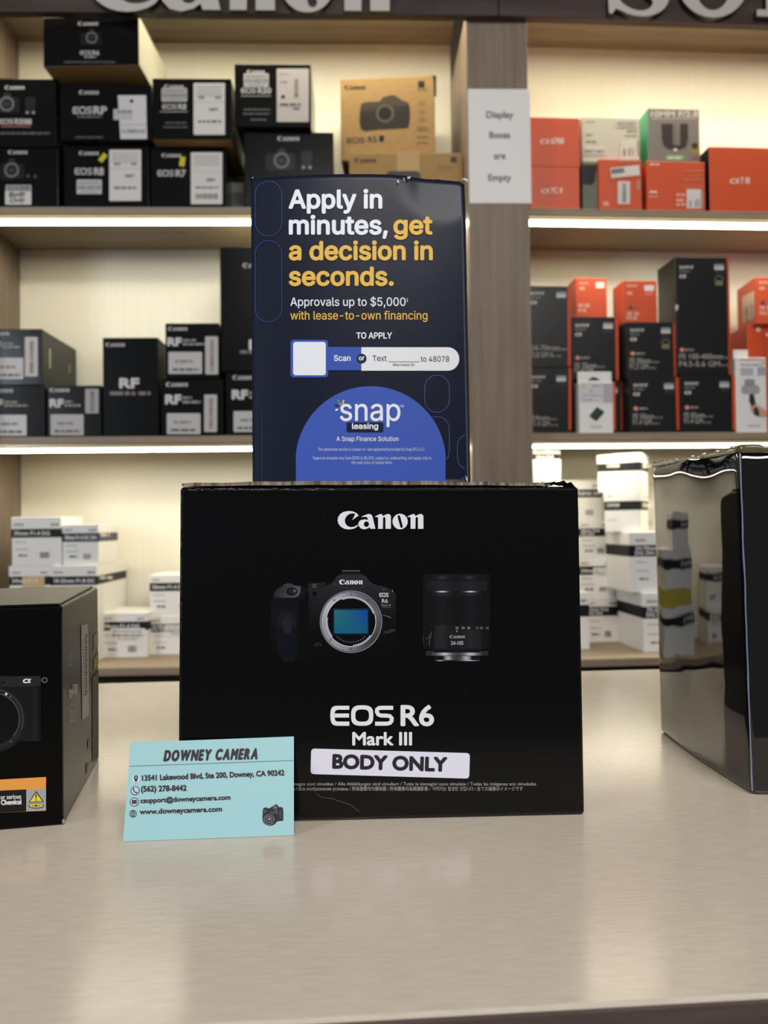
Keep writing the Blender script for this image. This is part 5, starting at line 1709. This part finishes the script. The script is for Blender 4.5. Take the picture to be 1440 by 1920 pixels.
sq([(151.3, 1173), (164.2, 1169.5), (166.3, 1341), (153.2, 1350)], (216, 212, 202))
for i in range(30):
    y = 1190 + i * 3.9
    sq([(158.5, y), (163 - (i % 3), y - 1), (163.2 - (i % 3), y + .8), (158.6, y + 1.9)], (86, 84, 82), 1)
for i in range(18):
    y = 1200 + i * 6
    sq([(154.5, y), (156.3, y - .5), (156.3, y + 1.2), (154.5, y + 1.8)], (90, 88, 86), 1)
P.build('serial_sticker', lr, lbox, 'paper', .0003)
P = Print()
sq([(174.5, 1192), (183, 1184), (183.4, 1210), (175, 1222)], (168, 164, 148)); sq([(174.8, 1236), (183.6, 1222), (184, 1246), (175.2, 1256)], (178, 164, 112)); sq([(172.3, 1270), (184, 1256), (184.3, 1420), (172.6, 1428)], (96, 94, 86)); sq([(163.5, 1388), (171, 1382), (171, 1398), (164, 1404)], (140, 137, 126))
sq([(160.5, 1432), (164, 1429), (164.2, 1448), (160.8, 1453)], (120, 118, 108))
P.build('side_stickers', lr, lbox, 'paper', .0003)
P = Print()
P.sony(126, 1171, 14, (170, 168, 156))
for i, (a_, b_) in enumerate(((1226, 10), (1232, 8), (1240, 9), (1248, 7))):
    P.words(127, a_, 127 + b_, 2, (150, 134, 118), seed=i)
P.text('\u03b1', 128.3, 1307, 17, (190, 187, 174), 0, w=5.5, bold=.06); P.text('6700', 134.5, 1303, 20, (190, 187, 174), 0, w=10, bold=.03)
for y in (1323, 1336, 1346, 1352):
    P.words(129, y, 142, 3, (150, 147, 136), seed=y)
P.build('side_print', lr, lbox, 'ink', .0002)
P = Print(); P.poly([(116.5, 1537), (121, 1534), (121.5, 1541), (119, 1544), (116.8, 1543)], (150, 146, 142)); P.line([(115.6, 1150), (116.6, 1300), (117.6, 1440), (118, 1530)], .7, (70, 66, 60)); P.build('worn_edges', lf, lbox, 'paper', .0003)

# ---- film-wrapped glossy box at the right
rb, rk = on_z(1411, 1491), on_z(1238, 1371)
rt = hit(1387, 841, rb, (rk - rb).cross(Vector((0, 0, 1))))
rkt = hit(1223, 871, rb, (rk - rb).cross(Vector((0, 0, 1))))
rx = Vector((math.cos(math.radians(-7)), math.sin(math.radians(-7)), 0))
RW = 0.11
bx_ = Vector((rk - rb)); RDp = bx_.length
mfilm = mat('glossy_black_shrink_film', (15, 13, 13), 0.035, 0.5, ior=1.75)
sf = mfilm.node_tree.nodes['Principled BSDF']
sf.inputs['Coat Weight'].default_value = 0.25
sf.inputs['Coat Roughness'].default_value = 0.02


def ripple(co, n):
    h = rt.z
    t = co.z / h
    a = 0.00010 * noise.noise(co * 38) + 0.00005 * noise.noise(Vector((co.x * 60, co.y * 60, co.z * 160)))
    if t > .8:
        k = ((t - .8) / .2)
        a += 0.0034 * k * k * noise.noise(Vector((co.x * 24, co.y * 24, co.z * 14 + 4)))
        a -= 0.0030 * max(0, (t - .93) / .07) ** 2
    if n.y < -.7:
        a += 0.0009 * max(0, t - .35) * noise.noise(Vector((co.x * 50 + co.z * 30, co.y * 40, co.z * 42)))
    if n.x < -.7:
        s_ = ((co + wrap_o) - rb).dot(bx_) / RDp ** 2
        a += 0.0026 * max(0.0, 1 - (2 * s_ - 1) ** 2)
    return n * a


wrap_o = (rb + rb + rx * RW + rk + rk + rx * RW) / 4
wrap = hexa('wrapped_box', [rb, rb + rx * RW, rt + rx * RW, rt], [rk, rk + rx * RW, rkt + rx * RW, rkt], [mfilm],
            'shiny black film-wrapped box mirroring the shelves, at the right edge of the counter', 'box', None, 0.003, 4, ripple, 46)
winv = wrap.matrix_world.inverted()
# film seam down the near edge, the bevel highlight put into its pale colour
cu_ = bpy.data.meshes.new('seam_highlight')
bm = bmesh.new()
prev = None
M['seam'] = mat('pale_seam_highlight', (120, 128, 150), 0.15, 0.8)
ed = (Vector((-0.5, -1, 0))).normalized()
for i in range(41):
    t = i / 40
    p = rb.lerp(rt, .012 + .975 * t) + ed * (-.0004) + Vector((0.0004 * noise.noise(Vector((t * 9, 0, 1))), 0, 0))
    w_ = 0.00055 + 0.0002 * noise.noise(Vector((t * 14, 5, 0)))
    ring = [bm.verts.new(winv @ (p + Vector((w_ * math.cos(a), w_ * math.sin(a), 0)))) for a in (0, 1.57, 3.14, 4.71)]
    if prev:
        for k in range(4):
            bm.faces.new([prev[k], prev[(k + 1) % 4], ring[(k + 1) % 4], ring[k]])
    prev = ring
link('seam_highlight', mesh_of('seam_highlight', bm, [M['seam']], True), wrap)
# gathered film along the top edges
bm = bmesh.new()
pv = None
n = 70
M['gather'] = mat('gathered_clear_film', (96, 84, 60), 0.12, 0.8)
for i in range(n + 1):
    t = i / n
    p = rkt.lerp(rt, t / .62) if t <= .62 else rt.lerp(rt + rx * RW, (t - .62) / .38)
    hgt = 0.0012 + 0.0011 * noise.noise(Vector((t * 26, 1, 0))) + (0.0012 if abs(t - .62) < .05 else 0)
    off = 0.0008 * noise.noise(Vector((t * 40, 7, 0)))
    r4 = [p + Vector((off, off, -.0022)), p + Vector((-.0006 + off, -.0006, hgt * .5 - .0006)), p + Vector((off, 0, hgt)), p + Vector((.0022, .0022, -.0012))]
    r4 = [bm.verts.new(winv @ a) for a in r4]
    if pv:
        for k in range(3):
            bm.faces.new([pv[k], pv[k + 1], r4[k + 1], r4[k]])
    pv = r4
link('gathered_film', mesh_of('gathered_film', bm, [M['gather']], True), wrap)
lm = plane_map(rb, (rk - rb).cross(Vector((0, 0, -1))))
if lm(1300, 1200)[1].x > 0:
    lm = plane_map(rb, (rk - rb).cross(Vector((0, 0, 1))))
P = Print(); P.text('Insta360', 1280.5, 1143, 15, (84, 83, 76), 0, w=37, bold=.02, rot=7); P.build('faint_lettering', lm, wrap, 'ink', .0006)
